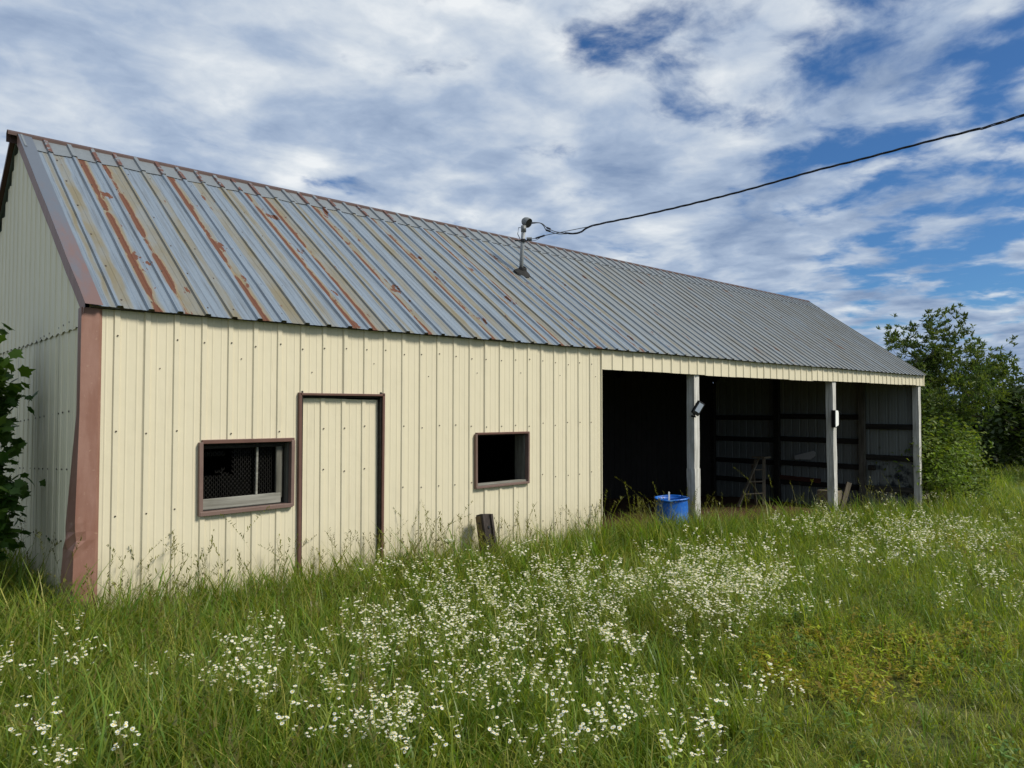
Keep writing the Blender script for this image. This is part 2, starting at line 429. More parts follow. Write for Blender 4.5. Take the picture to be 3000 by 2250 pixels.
# ------------------------------------------------------------------ ground
def axis(bands):
    out = [];
    for a, b, st in bands: out += list(np.arange(a, b, st))
    out.append(bands[-1][1]); return out
gxs = axis([(-900, -100, 200), (-100, -20, 20), (-20, -4, 2), (-4, 26, .4), (26, 80, 3), (80, 200, 20), (200, 1400, 200)])
gys = axis([(-900, -100, 200), (-100, -20, 20), (-20, -10, 2), (-10, 8, .4), (8, 60, 4), (60, 200, 20), (200, 1400, 200)])
gb = MB()
for yy in gys:
    for xx in gxs: gb.v.append((xx, yy, ground(xx, yy)))
nx = len(gxs)
for j in range(len(gys) - 1):
    for i in range(nx - 1):
        gb.f.append((j * nx + i, j * nx + i + 1, (j + 1) * nx + i + 1, (j + 1) * nx + i)); gb.mi.append(0)
structure(gb.build('ground', GROUND, smooth=True))

# ------------------------------------------------------------------ barn
XL, XR, YB = 1.45, 19.80, 5.776          # roof ends, back wall line
GX, GXR = 1.490, 19.64                    # faces of the gables
EY, EZ = -.08, 2.477
RY, RZ = 2.888, 4.611
SL = math.hypot(RY - EY, RZ - EZ); SV = Vector((0, (RY - EY) / SL, (RZ - EZ) / SL)); SN = Vector((0, -SV.z, SV.y))
TAN = SV.z / SV.y
barn = thing('pole_barn', 'long cream metal-sided barn with rusty galvanised roof and open bays at its right end', 'barn', (1.45, 0, -.1))
def roofz(y): return EZ + TAN * (min(y, 2 * RY - y) - EY)

def profile(a, b, r0, pitch=RIBP, h=.013, top=.019, base=.028, minor=True):
    pts = []
    n0 = int(math.floor((a - r0) / pitch)) - 1; n1 = int(math.ceil((b - r0) / pitch)) + 1
    for n in range(n0, n1 + 1):
        c = r0 + n * pitch
        pts += [(c - base, 0), (c - top, h), (c + top, h), (c + base, 0)]
        if minor:
            for k in (1 / 3, 2 / 3):
                m = c + pitch * k; pts += [(m - .009, 0), (m - .003, .003), (m + .003, .003), (m + .009, 0)]
    def hh(x):
        for (x0, h0), (x1, h1) in zip(pts, pts[1:]):
            if x0 <= x <= x1: return h0 + (h1 - h0) * (x - x0) / max(1e-9, x1 - x0)
        return 0
    return [(a, hh(a))] + [q for q in pts if a < q[0] < b] + [(b, hh(b))], hh

def sheet(mb, a, b, r0, zb, zt, mp, openings=(), zsteps=1, minor=True, lap=.0025, pitch=RIBP, h=.013):
    """a ribbed sheet from a to b; zb, zt functions of the running coordinate; mp(a, h, z) gives the point"""
    pts, hh = profile(a, b, r0, pitch, h, minor=minor)
    cuts = sorted({c for o in openings for c in o[:2] if a < c < b})
    for c in cuts: pts.append((c, hh(c)))
    pts.sort()
    lift = lambda x: lap * (1 - (x - a) / (b - a))
    for (x0, h0), (x1, h1) in zip(pts, pts[1:]):
        if x1 - x0 < 1e-6: continue
        xm = (x0 + x1) / 2
        segs = [(0.0, 1.0, None, None)]
        lo0, lo1, hi0, hi1 = zb(x0), zb(x1), zt(x0), zt(x1)
        spans = [(lo0, lo1, hi0, hi1)]
        for ox0, ox1, oz0, oz1 in openings:
            if ox0 - 1e-6 <= xm <= ox1 + 1e-6:
                ns = []
                for s0, s1, t0, t1 in spans:
                    if oz0 > s0: ns.append((s0, s1, oz0, oz0))
                    if oz1 < t0: ns.append((oz1, oz1, t0, t1))
                spans = ns
        for s0, s1, t0, t1 in spans:
            for k in range(zsteps):
                f0, f1 = k / zsteps, (k + 1) / zsteps
                A = mp(x0, h0 + lift(x0), s0 + (t0 - s0) * f0); B = mp(x1, h1 + lift(x1), s1 + (t1 - s1) * f0)
                C = mp(x1, h1 + lift(x1), s1 + (t1 - s1) * f1); D = mp(x0, h0 + lift(x0), s0 + (t0 - s0) * f1)
                mb.quad(A, B, C, D)
def weld(o):
    bm = bmesh.new(); bm.from_mesh(o.data); bmesh.ops.remove_doubles(bm, verts=bm.verts, dist=1e-5); bm.to_mesh(o.data); bm.free()

zrel = lambda z: z + H
# --- front wall sheets
WIN1 = (2.372, 3.190, zrel(-.905), zrel(-.312)); WIN2 = (5.432, 6.243, zrel(-.905), zrel(-.312)); DOOR = (3.272, 4.192, -1.0, zrel(.112))
XE = 7.623
bounds = [1.50] + [RIB0 + RIBP * (1 + 4 * k) for k in range(0, 8)]
bounds = [b for b in bounds if b < XE - .1] + [XE]
for i, (a, b) in enumerate(zip(bounds, bounds[1:])):
    mb = MB(); a2 = a - .030 if i else a
    b2 = b + .010 if b < XE else b
    wob = rnd.uniform(-.0015, .0015)
    sheet(mb, a2, b2, RIB0, lambda x: -.45, lambda x: 2.505,
          lambda x, h, z: (x, -h + wob + .003 * mnoise.noise((x * 1.3, z * .9, 1.0)), z), (WIN1, WIN2, DOOR), zsteps=5)
    mb.build('wall_panel', CREAM, barn)
# thin folded edge closing the wall at the open bay
mb = MB(); mb.box((XE + .006, .03, 1.05), (.010, .10, 2.85)); mb.build('wall_end_trim', CREAM, barn)
# --- fascia strip over the open bays
fb = [XE] + [RIB0 + RIBP * (1 + 4 * k) for k in range(7, 21)]
fb = [b for b in fb if b < 19.75] + [19.80]
for i, (a, b) in enumerate(zip(fb, fb[1:])):
    dzb = rnd.uniform(-.006, .006) - (.010 if 3 <= i <= 6 else 0)
    mb = MB(); sheet(mb, a - (.03 if i else 0), b + .01, RIB0, lambda x: 2.212 + .022 * max(0, (x - 12) / 8) + dzb, lambda x: 2.505,
                     lambda x, h, z: (x, -.006 - h, z), minor=False)
    mb.build('fascia_panel', CREAM, barn)
mb = MB(); mb.box((19.815, .08, 2.36), (.02, .20, .28)); mb.build('fascia_end_panel', CREAM, barn)
# --- left gable: lower and upper sheets with a ragged lap between them
GP = .2032
def gmap(off): return lambda y, h, z: (GX - off - h, y, z)
ys = [0.02 + .9144 * k for k in range(7)]; ys[-1] = 5.76
for a, b in zip(ys, ys[1:]):
    mb = MB(); sheet(mb, a, b + .01, .14, lambda y: -.4, lambda y: zrel(.640) - .02 * (y / 2.4) - .004 * math.sin(y * 31),
                     gmap(0), zsteps=3, minor=True, h=.009)
    mb.build('gable_panel', GCREAM, barn)
def gtop(y):
    if y <= RY: return roofz(y) - .035
    k = math.floor(y / .19) * .19 + .19
    return roofz(k) - .06 - .05 * abs(mnoise.noise((k * 3.1, 0, 0)))
for a, b in zip(ys, ys[1:]):
    mb = MB()
    n = 5
    for q in range(n):
        a1, b1 = a + (b - a) * q / n, a + (b - a) * (q + 1) / n
        zt = gtop if b1 <= RY + .1 else (lambda y, k=(a1 + b1) / 2: gtop(k))
        sheet(mb, a1, b1, .14, lambda y: zrel(.634) - .02 * (y / 2.4) + .010 * math.sin(y * 29), zt, gmap(.014), zsteps=2, h=.009, lap=0)
    mb.build('gable_panel', GCREAM, barn)
# --- right gable, seen from inside
for a, b in zip(ys, ys[1:]):
    mb = MB(); sheet(mb, a, b + .01, .10, lambda y: -1.4, lambda y: roofz(y) - .03, lambda y, h, z: (GXR + h, y, z), zsteps=2)
    mb.build('gable_panel', INNER, barn)
# --- back wall and partition
xs = [1.5 + .9144 * k for k in range(21)]; xs[-1] = 19.63
for a, b in zip(xs, xs[1:]):
    mb = MB(); sheet(mb, a, b, RIB0, lambda x: -1.4, lambda x: 2.50, lambda x, h, z: (x, YB + h, z), minor=False)
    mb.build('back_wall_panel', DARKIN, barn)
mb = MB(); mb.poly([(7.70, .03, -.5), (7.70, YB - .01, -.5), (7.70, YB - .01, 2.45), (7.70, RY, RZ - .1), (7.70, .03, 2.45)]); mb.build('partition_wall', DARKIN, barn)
# --- roof sheets, ridge flashing, dark sheets under the roof
def rmap(front, jit=0.0):
    def f(x, h, s):
        e = .006 * mnoise.noise((x * .9, s * .8, 5.0))
        p = Vector((x, EY, EZ)) + SV * s + SN * (h + e)
        return (p.x, p.y, p.z) if front else (p.x, 2 * RY - p.y, p.z)
    return f
rb = [XL] + [RIB0 + RIBP * (1 + 4 * k) for k in range(0, 20)]
rb = [b for b in rb if b < XR - .2] + [XR]
for front in (True, False):
    for i, (a, b) in enumerate(zip(rb, rb[1:])):
        mb = MB(); e0 = rnd.uniform(-.012, .006)
        sheet(mb, a - (.028 if i else 0), b + (.012 if b < XR else 0), RIB0, lambda x: e0 + .004 * math.sin(x * 9), lambda x: SL - .01, rmap(front), zsteps=7, h=.020, lap=.003)
        mb.build('roof_panel', ROOF, barn)
cb = [XL + .02 + 3.06 * k for k in range(6)] + [XR]
for front in (True, False):
    for a, b in zip(cb, cb[1:]):
        mb = MB(); sheet(mb, a, b + .02, RIB0, lambda x: SL - .40 + .012 * math.sin(x * 13.7) + .008 * math.sin(x * 31),
                         lambda x: SL - .005, lambda x, h, s: rmap(front)(x, h + .007 + .002 * max(0, (SL - .3 - s) / .1), s), zsteps=4, minor=False, h=.022)
        mb.build('ridge_flashing', RCAP, barn)
for y0, z0, y1, z1 in ((.02, 2.49, RY, RZ - .045), (YB - .02, 2.49, RY, RZ - .045)):
    mb = MB(); mb.quad((1.5, y0, z0), (19.62, y0, z0), (19.62, y1, z1), (1.5, y1, z1)); mb.build('roof_shade_sheet', DARKIN, barn)  # added dark sheets that keep the roof underside black
# ridge cap
mb = MB()
n = 40
for k in range(n):
    xa = 1.36 + (19.83 - 1.36) * k / n; xb = 1.36 + (19.83 - 1.36) * (k + 1) / n
    za, zb_ = (RZ + .034 + .006 * mnoise.noise((xx * .7, 9, 2)) for xx in (xa, xb))
    w_, d_ = .048, .048 * TAN - .004
    mb.quad((xa, RY - w_, za - d_), (xb, RY - w_, zb_ - d_), (xb, RY, zb_), (xa, RY, za))
    mb.quad((xa, RY, za), (xb, RY, zb_), (xb, RY + w_, zb_ - d_), (xa, RY + w_, za - d_))
    mb.quad((xa, RY - w_, za - d_ - .03), (xb, RY - w_, zb_ - d_ - .03), (xb, RY - w_, zb_ - d_), (xa, RY - w_, za - d_))
    mb.quad((xa, RY + w_, za - d_), (xb, RY + w_, zb_ - d_), (xb, RY + w_, zb_ - d_ - .09), (xa, RY + w_, za - d_ - .09))
mb.build('ridge_cap', CAPB, barn)
# rake trim along the left gable (front slope, then back slope)
def rk(x, s, h): p = Vector((x, EY, EZ)) + SV * s + SN * h; return p
mb = MB(); n = 14
for k in range(n):
    s0, s1 = -.012 + (SL + .0) * k / n, -.012 + (SL + .0) * (k + 1) / n
    d0 = .004 * mnoise.noise((s0 * 2, 0, 0)); d1 = .004 * mnoise.noise((s1 * 2, 0, 0))
    mb.quad(rk(1.448 + d0, s0, .026), rk(1.575, s0, .021), rk(1.575, s1, .021), rk(1.448 + d1, s1, .026))
mb.build('rake_trim', RAKE, barn)
mb = MB()
for k in range(n):
    s0, s1 = -.012 + SL * k / n, -.012 + SL * (k + 1) / n
    d0 = .004 * mnoise.noise((s0 * 2, 0, 0)); d1 = .004 * mnoise.noise((s1 * 2, 0, 0))
    e0 = .010 * mnoise.noise((s0 * 3, 4, 0)); e1 = .010 * mnoise.noise((s1 * 3, 4, 0))
    A, B = rk(1.447 + d0, s0, .026), rk(1.447 + d1, s1, .026)
    C, D = B - Vector((0, 0, .135 + e1)), A - Vector((0, 0, .135 + e0))
    if k == 0: D = D + Vector((.0, .055, .05))
    mb.quad(D, C, B, A)
mb.build('rake_face', BROWN, barn)
mb = MB()
for k in range(n):
    s0, s1 = -.03 + (SL + .0) * k / n, -.03 + SL * (k + 1) / n
    P = []
    for s in (s0, s1):
        p = rk(0, s, .03); P.append(Vector((0, 2 * RY - p.y, p.z)))
    X = Vector((1.40, 0, 0)); X2 = Vector((1.55, 0, 0)); D = Vector((0, 0, -.05))
    mb.quad(P[0] + X, P[1] + X, P[1] + X2, P[0] + X2); mb.quad(P[0] + X + D, P[1] + X + D, P[1] + X, P[0] + X)
mb.build('rear_rake_trim', BROWND, barn)
# eave closure: a dark sheet stands in for the shade behind the sheet ends
mb = MB(); mb.quad((1.5, -.002, 2.47), (19.75, -.002, 2.47), (19.75, EY + .02, EZ - .004), (1.5, EY + .02, EZ - .004)); mb.build('eave_shade_sheet', DARKIN, barn)
# --- bent corner trim
mb = MB(); rows = 40
def crow(z):
    fl = max(0.0, min(1.0, (1.65 - z) / 1.25)); fl = fl * .085
    dent = math.exp(-((z - .66) / .07) ** 2); cr = .018 * dent * (1 if z > .66 else -.6)
    wv_ = .003 * mnoise.noise((z * 2.2, 3, 0))
    return [(1.592, -.004, z), (1.566 + wv_, -.027, z), (1.50, -.030 - .4 * cr, z), (1.440 - .3 * fl + cr, -.032 + cr, z), (1.442 - .75 * fl - cr, .05, z),
            (1.452 - fl + .6 * cr, .125, z), (1.462 - fl * .9, .132, z)]
zs = [-.3 + (2.47 + .3) * k / rows for k in range(rows + 1)]
for z0, z1 in zip(zs, zs[1:]):
    r0_, r1_ = crow(z0), crow(z1)
    for k in range(6): mb.quad(r0_[k + 1], r0_[k], r1_[k], r1_[k + 1])
mb.build('corner_trim', BROWN, barn)
# --- screws on the front wall, the roof and the gable
def hexhead(mb, c, nrm, r=.0068):
    nrm = Vector(nrm).normalized(); a = nrm.orthogonal().normalized(); b = nrm.cross(a); c = Vector(c)
    ring = [c + (a * math.cos(k * math.pi / 3) + b * math.sin(k * math.pi / 3)) * r for k in range(6)]
    top = [p + nrm * .006 for p in ring]
    mb.poly(top)
    for k in range(6): mb.quad(ring[k], ring[(k + 1) % 6], top[(k + 1) % 6], top[k])
mb = MB()
for n in range(0, 26):
    x = RIB0 + n * RIBP
    for z in (.562, -.215, -.848, -1.42):
        zz = zrel(z) + rnd.uniform(-.022, .022); xx = x + rnd.uniform(-.006, .012)
        if any(o[0] - .02 < xx < o[1] + .02 and o[2] - .03 < zz < o[3] + .03 for o in (WIN1, WIN2)): continue
        if DOOR[0] - .06 < xx < DOOR[1] + .06 and zz < DOOR[3] + .04: continue
        if xx > XE - .03 or rnd.random() < .06: continue
        hexhead(mb, (xx, -.0155, zz), (0, -1, 0))
    if n % 3 == 1: hexhead(mb, (x + .10, -.003, zrel(rnd.uniform(.3, .5))), (0, -1, 0), .005)
stuff(mb.build('wall_screws', SCREW, barn))
mb = MB()
for n in range(0, 79):
    x = RIB0 + n * RIBP + .036
    for s in (.16, .75, 1.35, 1.95, 2.55, 3.1):
        if rnd.random() < .75: hexhead(mb, rk(x, s + rnd.uniform(-.03, .03), .001), SN, .009)
stuff(mb.build('roof_screws', SCREW, barn))
mb = MB()
for k in range(1, 14):
    for z in (.72, -.02, -.5, -1.1):
        hexhead(mb, (GX - (.004 if z < .6 else .012), .17 + k * RIBP * .8 + rnd.uniform(-.02, .02), zrel(z) - .01 * k), (-1, 0, 0), .008)
stuff(mb.build('gable_screws', SCREW, barn))

# --- windows
def window(lab, o, wire, tw):
    x0, x1, z0, z1 = o
    w_ = bpy.data.objects.new('window', None); COL.objects.link(w_); attach(w_, barn); w_['label'] = lab
    PLOC[w_.name] = Vector((0, 0, 0))
    def tilt(a): return Matrix.Rotation(a, 3, 'Y')
    # metal trim strips
    for nm, c, d, a in (('trim', ((x0 + x1) / 2 + .01, -.010, z1 + tw * .28), (x1 - x0 + tw * .8, .056, tw), R(.25)),
                        ('trim', (x0 - tw * .25, -.012, (z0 + z1) / 2 - .01), (tw, .060, z1 - z0 + tw * 1.0), R(-.35)),
                        ('trim', (x1 + tw * .25, -.012, (z0 + z1) / 2 - .004), (tw, .060, z1 - z0 + tw * .5), R(.3)),
                        ('trim', ((x0 + x1) / 2 - .004, -.014, z0 - tw * .20), (x1 - x0 + tw * .7, .064, tw * 1.05), R(-.5))):
        m_ = MB(); m_.box(c, d, tilt(a)); m_.build(nm, WTRIM if c[1] < -.0115 else BROWND, w_, bevel=.003)
    # wooden lining of the opening
    for c, d in (((x1 - .012, .10, (z0 + z1) / 2), (.028, .16, z1 - z0)), ((x0 + .008, .10, (z0 + z1) / 2), (.022, .16, z1 - z0)),
                 (((x0 + x1) / 2, .10, z1 - .010), (x1 - x0, .16, .022)), (((x0 + x1) / 2, .10, z0 + .006), (x1 - x0, .16, .020))):
        m_ = MB(); m_.box(c, d); m_.build('jamb', SASHV if d[2] > .1 else GIRTW, w_, bevel=.002)
    if wire:
        m_ = MB(); m_.box(((x0 + x1) / 2 - .03, .060, z0 + .062), (x1 - x0 - .075, .030, .092), tilt(R(-.6))); m_.build('sash_rail', SASHW, w_, bevel=.004)
        m_ = MB(); m_.box((x1 - .085, .062, (z0 + z1) / 2 + .03), (.058, .030, z1 - z0 - .07)); m_.build('sash_stile', SASHV, w_, bevel=.004)
        m_ = MB(); m_.box((x0 + .52, .056, (z0 + z1) / 2 + .045), (.019, .022, z1 - z0 - .13), tilt(R(.6))); m_.build('muntin', SASHW, w_, bevel=.003)
        m_ = MB(); m_.box(((x0 + x1) / 2, .056, z1 - .040), (x1 - x0 - .08, .026, .030)); m_.build('sash_top_rail', GIRTW, w_, bevel=.003)
        m_ = MB(); s = .021
        ny = int((z1 - z0) / (s * 1.0)); nxx = int((x1 - x0) / (s * 1.75))
        for j in range(ny):
            for i in range(nxx):
                if i < 8 and j > 12 and mnoise.noise((i * .3, j * .3, 0)) > -.25: continue
                cx = x0 + .02 + i * s * 1.75 + (.5 * s * 1.75 if j % 2 else 0); cz = z0 + .03 + j * s
                if cx > x1 - .12: continue
                A = Vector((cx, .095, cz)); B = Vector((cx + s * .62, .095, cz + s * .12)); Cc = Vector((cx + s * .95, .095, cz + s)); D = Vector((cx - s * .35, .095, cz + s))
                for p, q in ((A, B), (B, Cc), (A, D)): m_.tube([p, q], .0009, 3, cap=False)
        stuff(m_.build('chicken_wire', CHICK, w_))
    else:
        m_ = MB(); m_.box(((x0 + x1) / 2, .03, z0 + .018), (x1 - x0 - .01, .085, .022), tilt(R(-.4))); m_.build('sill', SASHW, w_, bevel=.003)
        m_ = MB(); m_.box((x0 + .14, .45, z0 + .12), (.5, .03, .085), Matrix.Rotation(R(-20), 3, 'Y') @ Matrix.Rotation(R(12), 3, 'Z')); m_.build('brace_board', SASHW, w_)
    return w_
window('window with wooden sash and chicken wire', WIN1, True, .034)
window('open square window without glass', WIN2, False, .024)

# --- door
dr = bpy.data.objects.new('door', None); COL.objects.link(dr); attach(dr, barn); PLOC[dr.name] = Vector((0, 0, 0))
mb = MB(); sheet(mb, 3.318, 4.158, RIB0 + .004, lambda x: -.40, lambda x: zrel(.078) - .006 * math.sin(x * 5), lambda x, h, z: (x, .036 - h + .004 * (z - 1), z), zsteps=4)
mb.build('door_leaf', CREAM, dr)
for c, d, mm, a in (((3.276, -.010, .76), (.030, .052, 2.15), BROWND, -.25), ((4.186, -.010, .77), (.026, .052, 2.14), BROWND, .2),
                    (((3.27 + 4.20) / 2, -.010, zrel(.120)), (.925, .052, .022), BROWND, 0)):
    m_ = MB(); m_.box(c, d, Matrix.Rotation(R(a), 3, 'Y')); m_.build('door_frame', mm, dr, bevel=.003)
for c, d in (((3.297, .035, .8), (.020, .10, 2.1)), ((4.168, .035, .8), (.016, .10, 2.1)), ((3.73, .055, zrel(.098)), (.86, .10, .020)), ((3.73, .115, .8), (.90, .02, 2.1))):
    m_ = MB(); m_.box(c, d); m_.build('door_stop', GIRTW, dr)
mb = MB()
for n in range(8, 11):
    for z in (-.20, -.62): hexhead(mb, (RIB0 + n * RIBP + .012, .020, zrel(z) + rnd.uniform(-.02, .02)), (0, -1, 0))
stuff(mb.build('door_screws', SCREW, dr))

# --- posts, girts, header, rafters
def rough_post(name, x0, x1, y0, y1, z0, z1, seed, m_, parent, amp=.007, lean=(0, 0), rows=26):
    mb = MB(); ring = []
    for k in range(rows + 1):
        f = k / rows; z = z0 + (z1 - z0) * f; r_ = []
        ox, oy = lean[0] * (1 - f), lean[1] * (1 - f)
        cs = [(x0, y0), ((x0 + x1) / 2, y0), (x1, y0), (x1, (y0 + y1) / 2), (x1, y1), ((x0 + x1) / 2, y1), (x0, y1), (x0, (y0 + y1) / 2)]
        ch = .005
        for j, (x, y) in enumerate(cs):
            a = amp * mnoise.noise((x * 9 + seed, y * 9, z * 2.3)) + .35 * amp * mnoise.noise((x * 20 + seed, y * 20, z * 9))
            b = amp * mnoise.noise((x * 9 + 40 + seed, y * 9, z * 2.3))
            r_.append((x + ox + a, y + oy + b, z))
        ring.append(r_)
    for k in range(rows):
        for j in range(8): mb.quad(ring[k][j], ring[k][(j + 1) % 8], ring[k + 1][(j + 1) % 8], ring[k + 1][j])
    mb.poly(ring[-1]); mb.poly(list(reversed(ring[0])))
    o = mb.build(name, m_, parent); weld(o); return o
p1 = rough_post('post', 9.868, 10.008, .02, .155, .745, 2.205, 3, POSTW, barn); p1['label'] = 'upper length of the first post, carrying a floodlight'
q1 = rough_post('post', 9.864, 10.012, .012, .160, -1.0, .748, 13, POSTW, barn, .010, (.012, 0)); q1['label'] = 'lower spliced length of the first post'
rough_post('post', 14.752, 14.898, .02, .160, -1.4, 2.215, 23, POSTW, barn, .011, (.05, 0))
rough_post('post', 19.520, 19.665, .02, .160, -1.6, 2.23, 33, POSTW, barn, .007)
for yy in (1.30, 3.62, 5.66): rough_post('inner_post', 19.46, 19.60, yy, yy + .14, -1.6, roofz(yy) - .2, yy, GIRTW if yy > 1.5 else wood('dull_inner_post_wood', (.06, .055, .045), (.13, .12, .10)), barn, .006)
for a, b, zz, mm in ((.16, 1.30, -.485, GIRTW), (.16, 1.30, -1.265, GIRTW), (.16, 1.30, -2.04, wood('worn_girt_wood', (.03, .03, .027), (.075, .07, .06), 1, 1)),
                 (1.44, 3.62, -.875, GIRTW), (1.44, 3.62, -1.535, GIRTW), (1.44, 3.62, -2.06, GIRTW), (1.44, 3.62, -.25, GIRTW),
                 (3.76, 5.66, -.30, GIRTW), (3.76, 5.66, -.92, GIRTW), (3.76, 5.66, -1.55, GIRTW), (3.76, 5.66, -2.1, GIRTW)):
    m_ = MB(); m_.box((19.585, (a + b) / 2, zrel(zz)), (.04, b - a, .135), Matrix.Rotation(rnd.uniform(-.006, .006), 3, 'X')); m_.build('girt', mm, barn, bevel=.004)
m_ = MB(); m_.box((19.545, 3.05, zrel(-1.95)), (.03, 1.15, .12), Matrix.Rotation(R(1.2), 3, 'X')); m_.build('girt_board', REDW, barn, bevel=.004)
m_ = MB(); m_.box((19.47, 1.12, zrel(-1.52)), (.10, .16, .12)); m_.build('wood_block', GIRTW, barn, bevel=.004)
m_ = MB(); m_.box((13.68, .075, 2.36), (12.0, .09, .26)); m_.build('header_beam', GIRTW, barn)
for k in range(11):
    x = 8.2 + k * 1.12
    for sgn in (1, -1):
        m_ = MB(); c = rk(x, SL / 2, -.13); c.y = c.y if sgn > 0 else 2 * RY - c.y
        m_.box(c, (.045, SL - .35, .14), Matrix.Rotation(math.atan(TAN) * sgn, 3, 'X')); m_.build('rafter', GIRTW, barn)
# dirt floor inside
mb = MB(); fx = np.arange(7.8, 19.6, .3); fy = np.arange(.15, 5.8, .3)
def fl(x, y): return ground(x, .1) + .075 + .05 * mnoise.noise((x * 1.6, y * 1.6, 0)) + .16 * math.exp(-((x - 13.9) / 1.3) ** 2 - ((y - 1.9) / .8) ** 2) + .03 * mnoise.noise((x * 6, y * 6, 0))
for x in fx[:-1]:
    for y in fy[:-1]:
        P = [(a, b, fl(a, b)) for a, b in ((x, y), (x + .3, y), (x + .3, y + .3), (x, y + .3))]; mb.quad(*P)
o = mb.build('barn_floor', DIRT, smooth=True); weld(o); structure(o)

# ------------------------------------------------------------------ service mast and cable
mastp = Vector((7.72, 1.66, 0)); mastp.z = roofz(mastp.y)
mtop = px_y(1534, 668, 1.62)
mast = thing('service_mast', 'grey steel conduit mast with hooded black-mouthed cap rising through the roof', 'mast', mastp)
mb = MB(); mb.tube([mastp - Vector((0, 0, .12)), mastp.lerp(mtop, .5), mtop], .031, 16); mb.build('pipe', STEEL, mast, smooth=True)
hd = px_y(1543, 651, 1.62); ax = (RIGHT * .62 - FWD * .45 + Vector((0, 0, -.42))).normalized()
a_ = ax.orthogonal().normalized(); b_ = ax.cross(a_)
mb = MB()
def ring_pts(c, r_, n=16): return [c + (a_ * math.cos(2 * math.pi * k / n) + b_ * math.sin(2 * math.pi * k / n)) * r_ for k in range(n)]
prof = [(-.085, .012), (-.075, .040), (-.050, .062), (-.015, .074), (.025, .078), (.048, .074)]
rings = [ring_pts(hd + ax * t, r_) for t, r_ in prof]
for r0_, r1_ in zip(rings, rings[1:]):
    for k in range(16): mb.quad(r0_[k], r0_[(k + 1) % 16], r1_[(k + 1) % 16], r1_[k])
mb.poly(list(reversed(rings[0]))); hood = mb.build('cap', LEAD, mast, smooth=True); weld(hood)
mb = MB(); rr = ring_pts(hd + ax * .040, .071); mb.poly(rr); mb.build('cap_mouth', BLACK, hood)
mb = MB(); mb.tube([mtop - Vector((0, 0, .06)), mtop + Vector((0, 0, .035))], .040, 14); mb.build('collar', LEAD, mast, smooth=True)
clp = px_y(1533, 705, 1.62)
mb = MB(); mb.tube([clp - RIGHT * .13, clp + RIGHT * .13], .010, 8); mb.tube([clp - Vector((0, 0, .022)), clp + Vector((0, 0, .022))], .039, 14); mb.build('clamp', BLACK, mast)
mb = MB(); mb.tube([clp + RIGHT * .05 + Vector((0, 0, .03)), clp + RIGHT * .13 + Vector((0, 0, .03))], .022, 10); mb.build('insulator', LEAD, mast)
mb = MB(); mb.tube([clp - RIGHT * .05 + Vector((0, 0, .03)), clp - RIGHT * .085 + Vector((0, 0, .10)), clp - RIGHT * .07 + Vector((0, 0, .2)), mtop], .006, 6); mb.build('ground_wire', CABLE, mast)
mb = MB(); bs = rk(mastp.x, (mastp.y - EY) / SV.y, 0)
prof = [(.12, .002), (.11, .018), (.085, .032), (.058, .045), (.046, .075), (.034, .08)]
pv_ = []
for k, (r_, h_) in enumerate(prof):
    pv_.append([bs + Vector((1, 0, 0)) * r_ * 1.25 * math.cos(t) * (1 + .3 * mnoise.noise((math.cos(t) * 2, k * .3, 1))) + SV * (r_ * math.sin(t) * (1 + .3 * mnoise.noise((3, math.sin(t) * 2, k * .3))) - .03 * (1 - k / 5)) + SN * (h_ + .014) + Vector((0, 0, .3 * h_))
                for t in [2 * math.pi * j / 18 for j in range(18)]])
for r0_, r1_ in zip(pv_, pv_[1:]):
    for k in range(18): mb.quad(r0_[k], r0_[(k + 1) % 18], r1_[(k + 1) % 18], r1_[k])
mb.build('roof_boot', TAR, mast)

cend = CAM_LOC + Vector((9.28, 2.00, 3.11))
pn = Vector((cend.x - mtop.x, cend.y - mtop.y, 0)).cross(Vector((0, 0, 1))).normalized()
def cplane(u, v):
    q = ray(u, v); t = (mtop - CAM_LOC).dot(pn) / q.dot(pn); return CAM_LOC + q * t
def smooth_path(pts, n):
    pts = [Vector(p) for p in pts]; out = []
    P = [2 * pts[0] - pts[1]] + pts + [2 * pts[-1] - pts[-2]]
    for i in range(1, len(P) - 2):
        for k in range(n):
            t = k / n; p0, p1_, p2, p3 = P[i - 1:i + 3]
            out.append(.5 * ((2 * p1_) + (p2 - p0) * t + (2 * p0 - 5 * p1_ + 4 * p2 - p3) * t * t + (3 * p1_ - p0 - 3 * p2 + p3) * t ** 3))
    out.append(pts[-1]); return out
line_px = [(1655, 683), (1680, 684), (1702, 680), (1737, 661), (1880, 631), (2015, 600), (2178, 559), (2381, 502), (2517, 468), (2721, 414), (2856, 380), (3000, 337)]
lp = [cplane(*q) for q in line_px]
ext = lp[-1] + (lp[-1] - lp[-2]).normalized() * 3 + Vector((0, 0, .12)); ext2 = ext + (ext - lp[-1]) * 4 + Vector((0, 0, .9))
cab = thing('service_cable', 'black twisted power cable sagging from the roof mast up to the right', 'cable', lp[0])
path = smooth_path(lp + [ext, ext2], 14)
for ph_ in (0, 2.1, 4.2):
    pts = []; d_ = 0
    for i, p in enumerate(path):
        if i: d_ += (p - path[i - 1]).length
        loose = .010 * (1.0 + .9 * max(0, mnoise.noise((d_ * .8, 7, 0))))
        an = d_ * 9.5 + ph_
        pts.append(p + (Vector((0, 0, 1)) * math.cos(an) + pn * math.sin(an)) * loose * .8)
    mb = MB(); mb.tube(pts, .0062, 6); mb.build('strand', CABLE, cab, smooth=True)
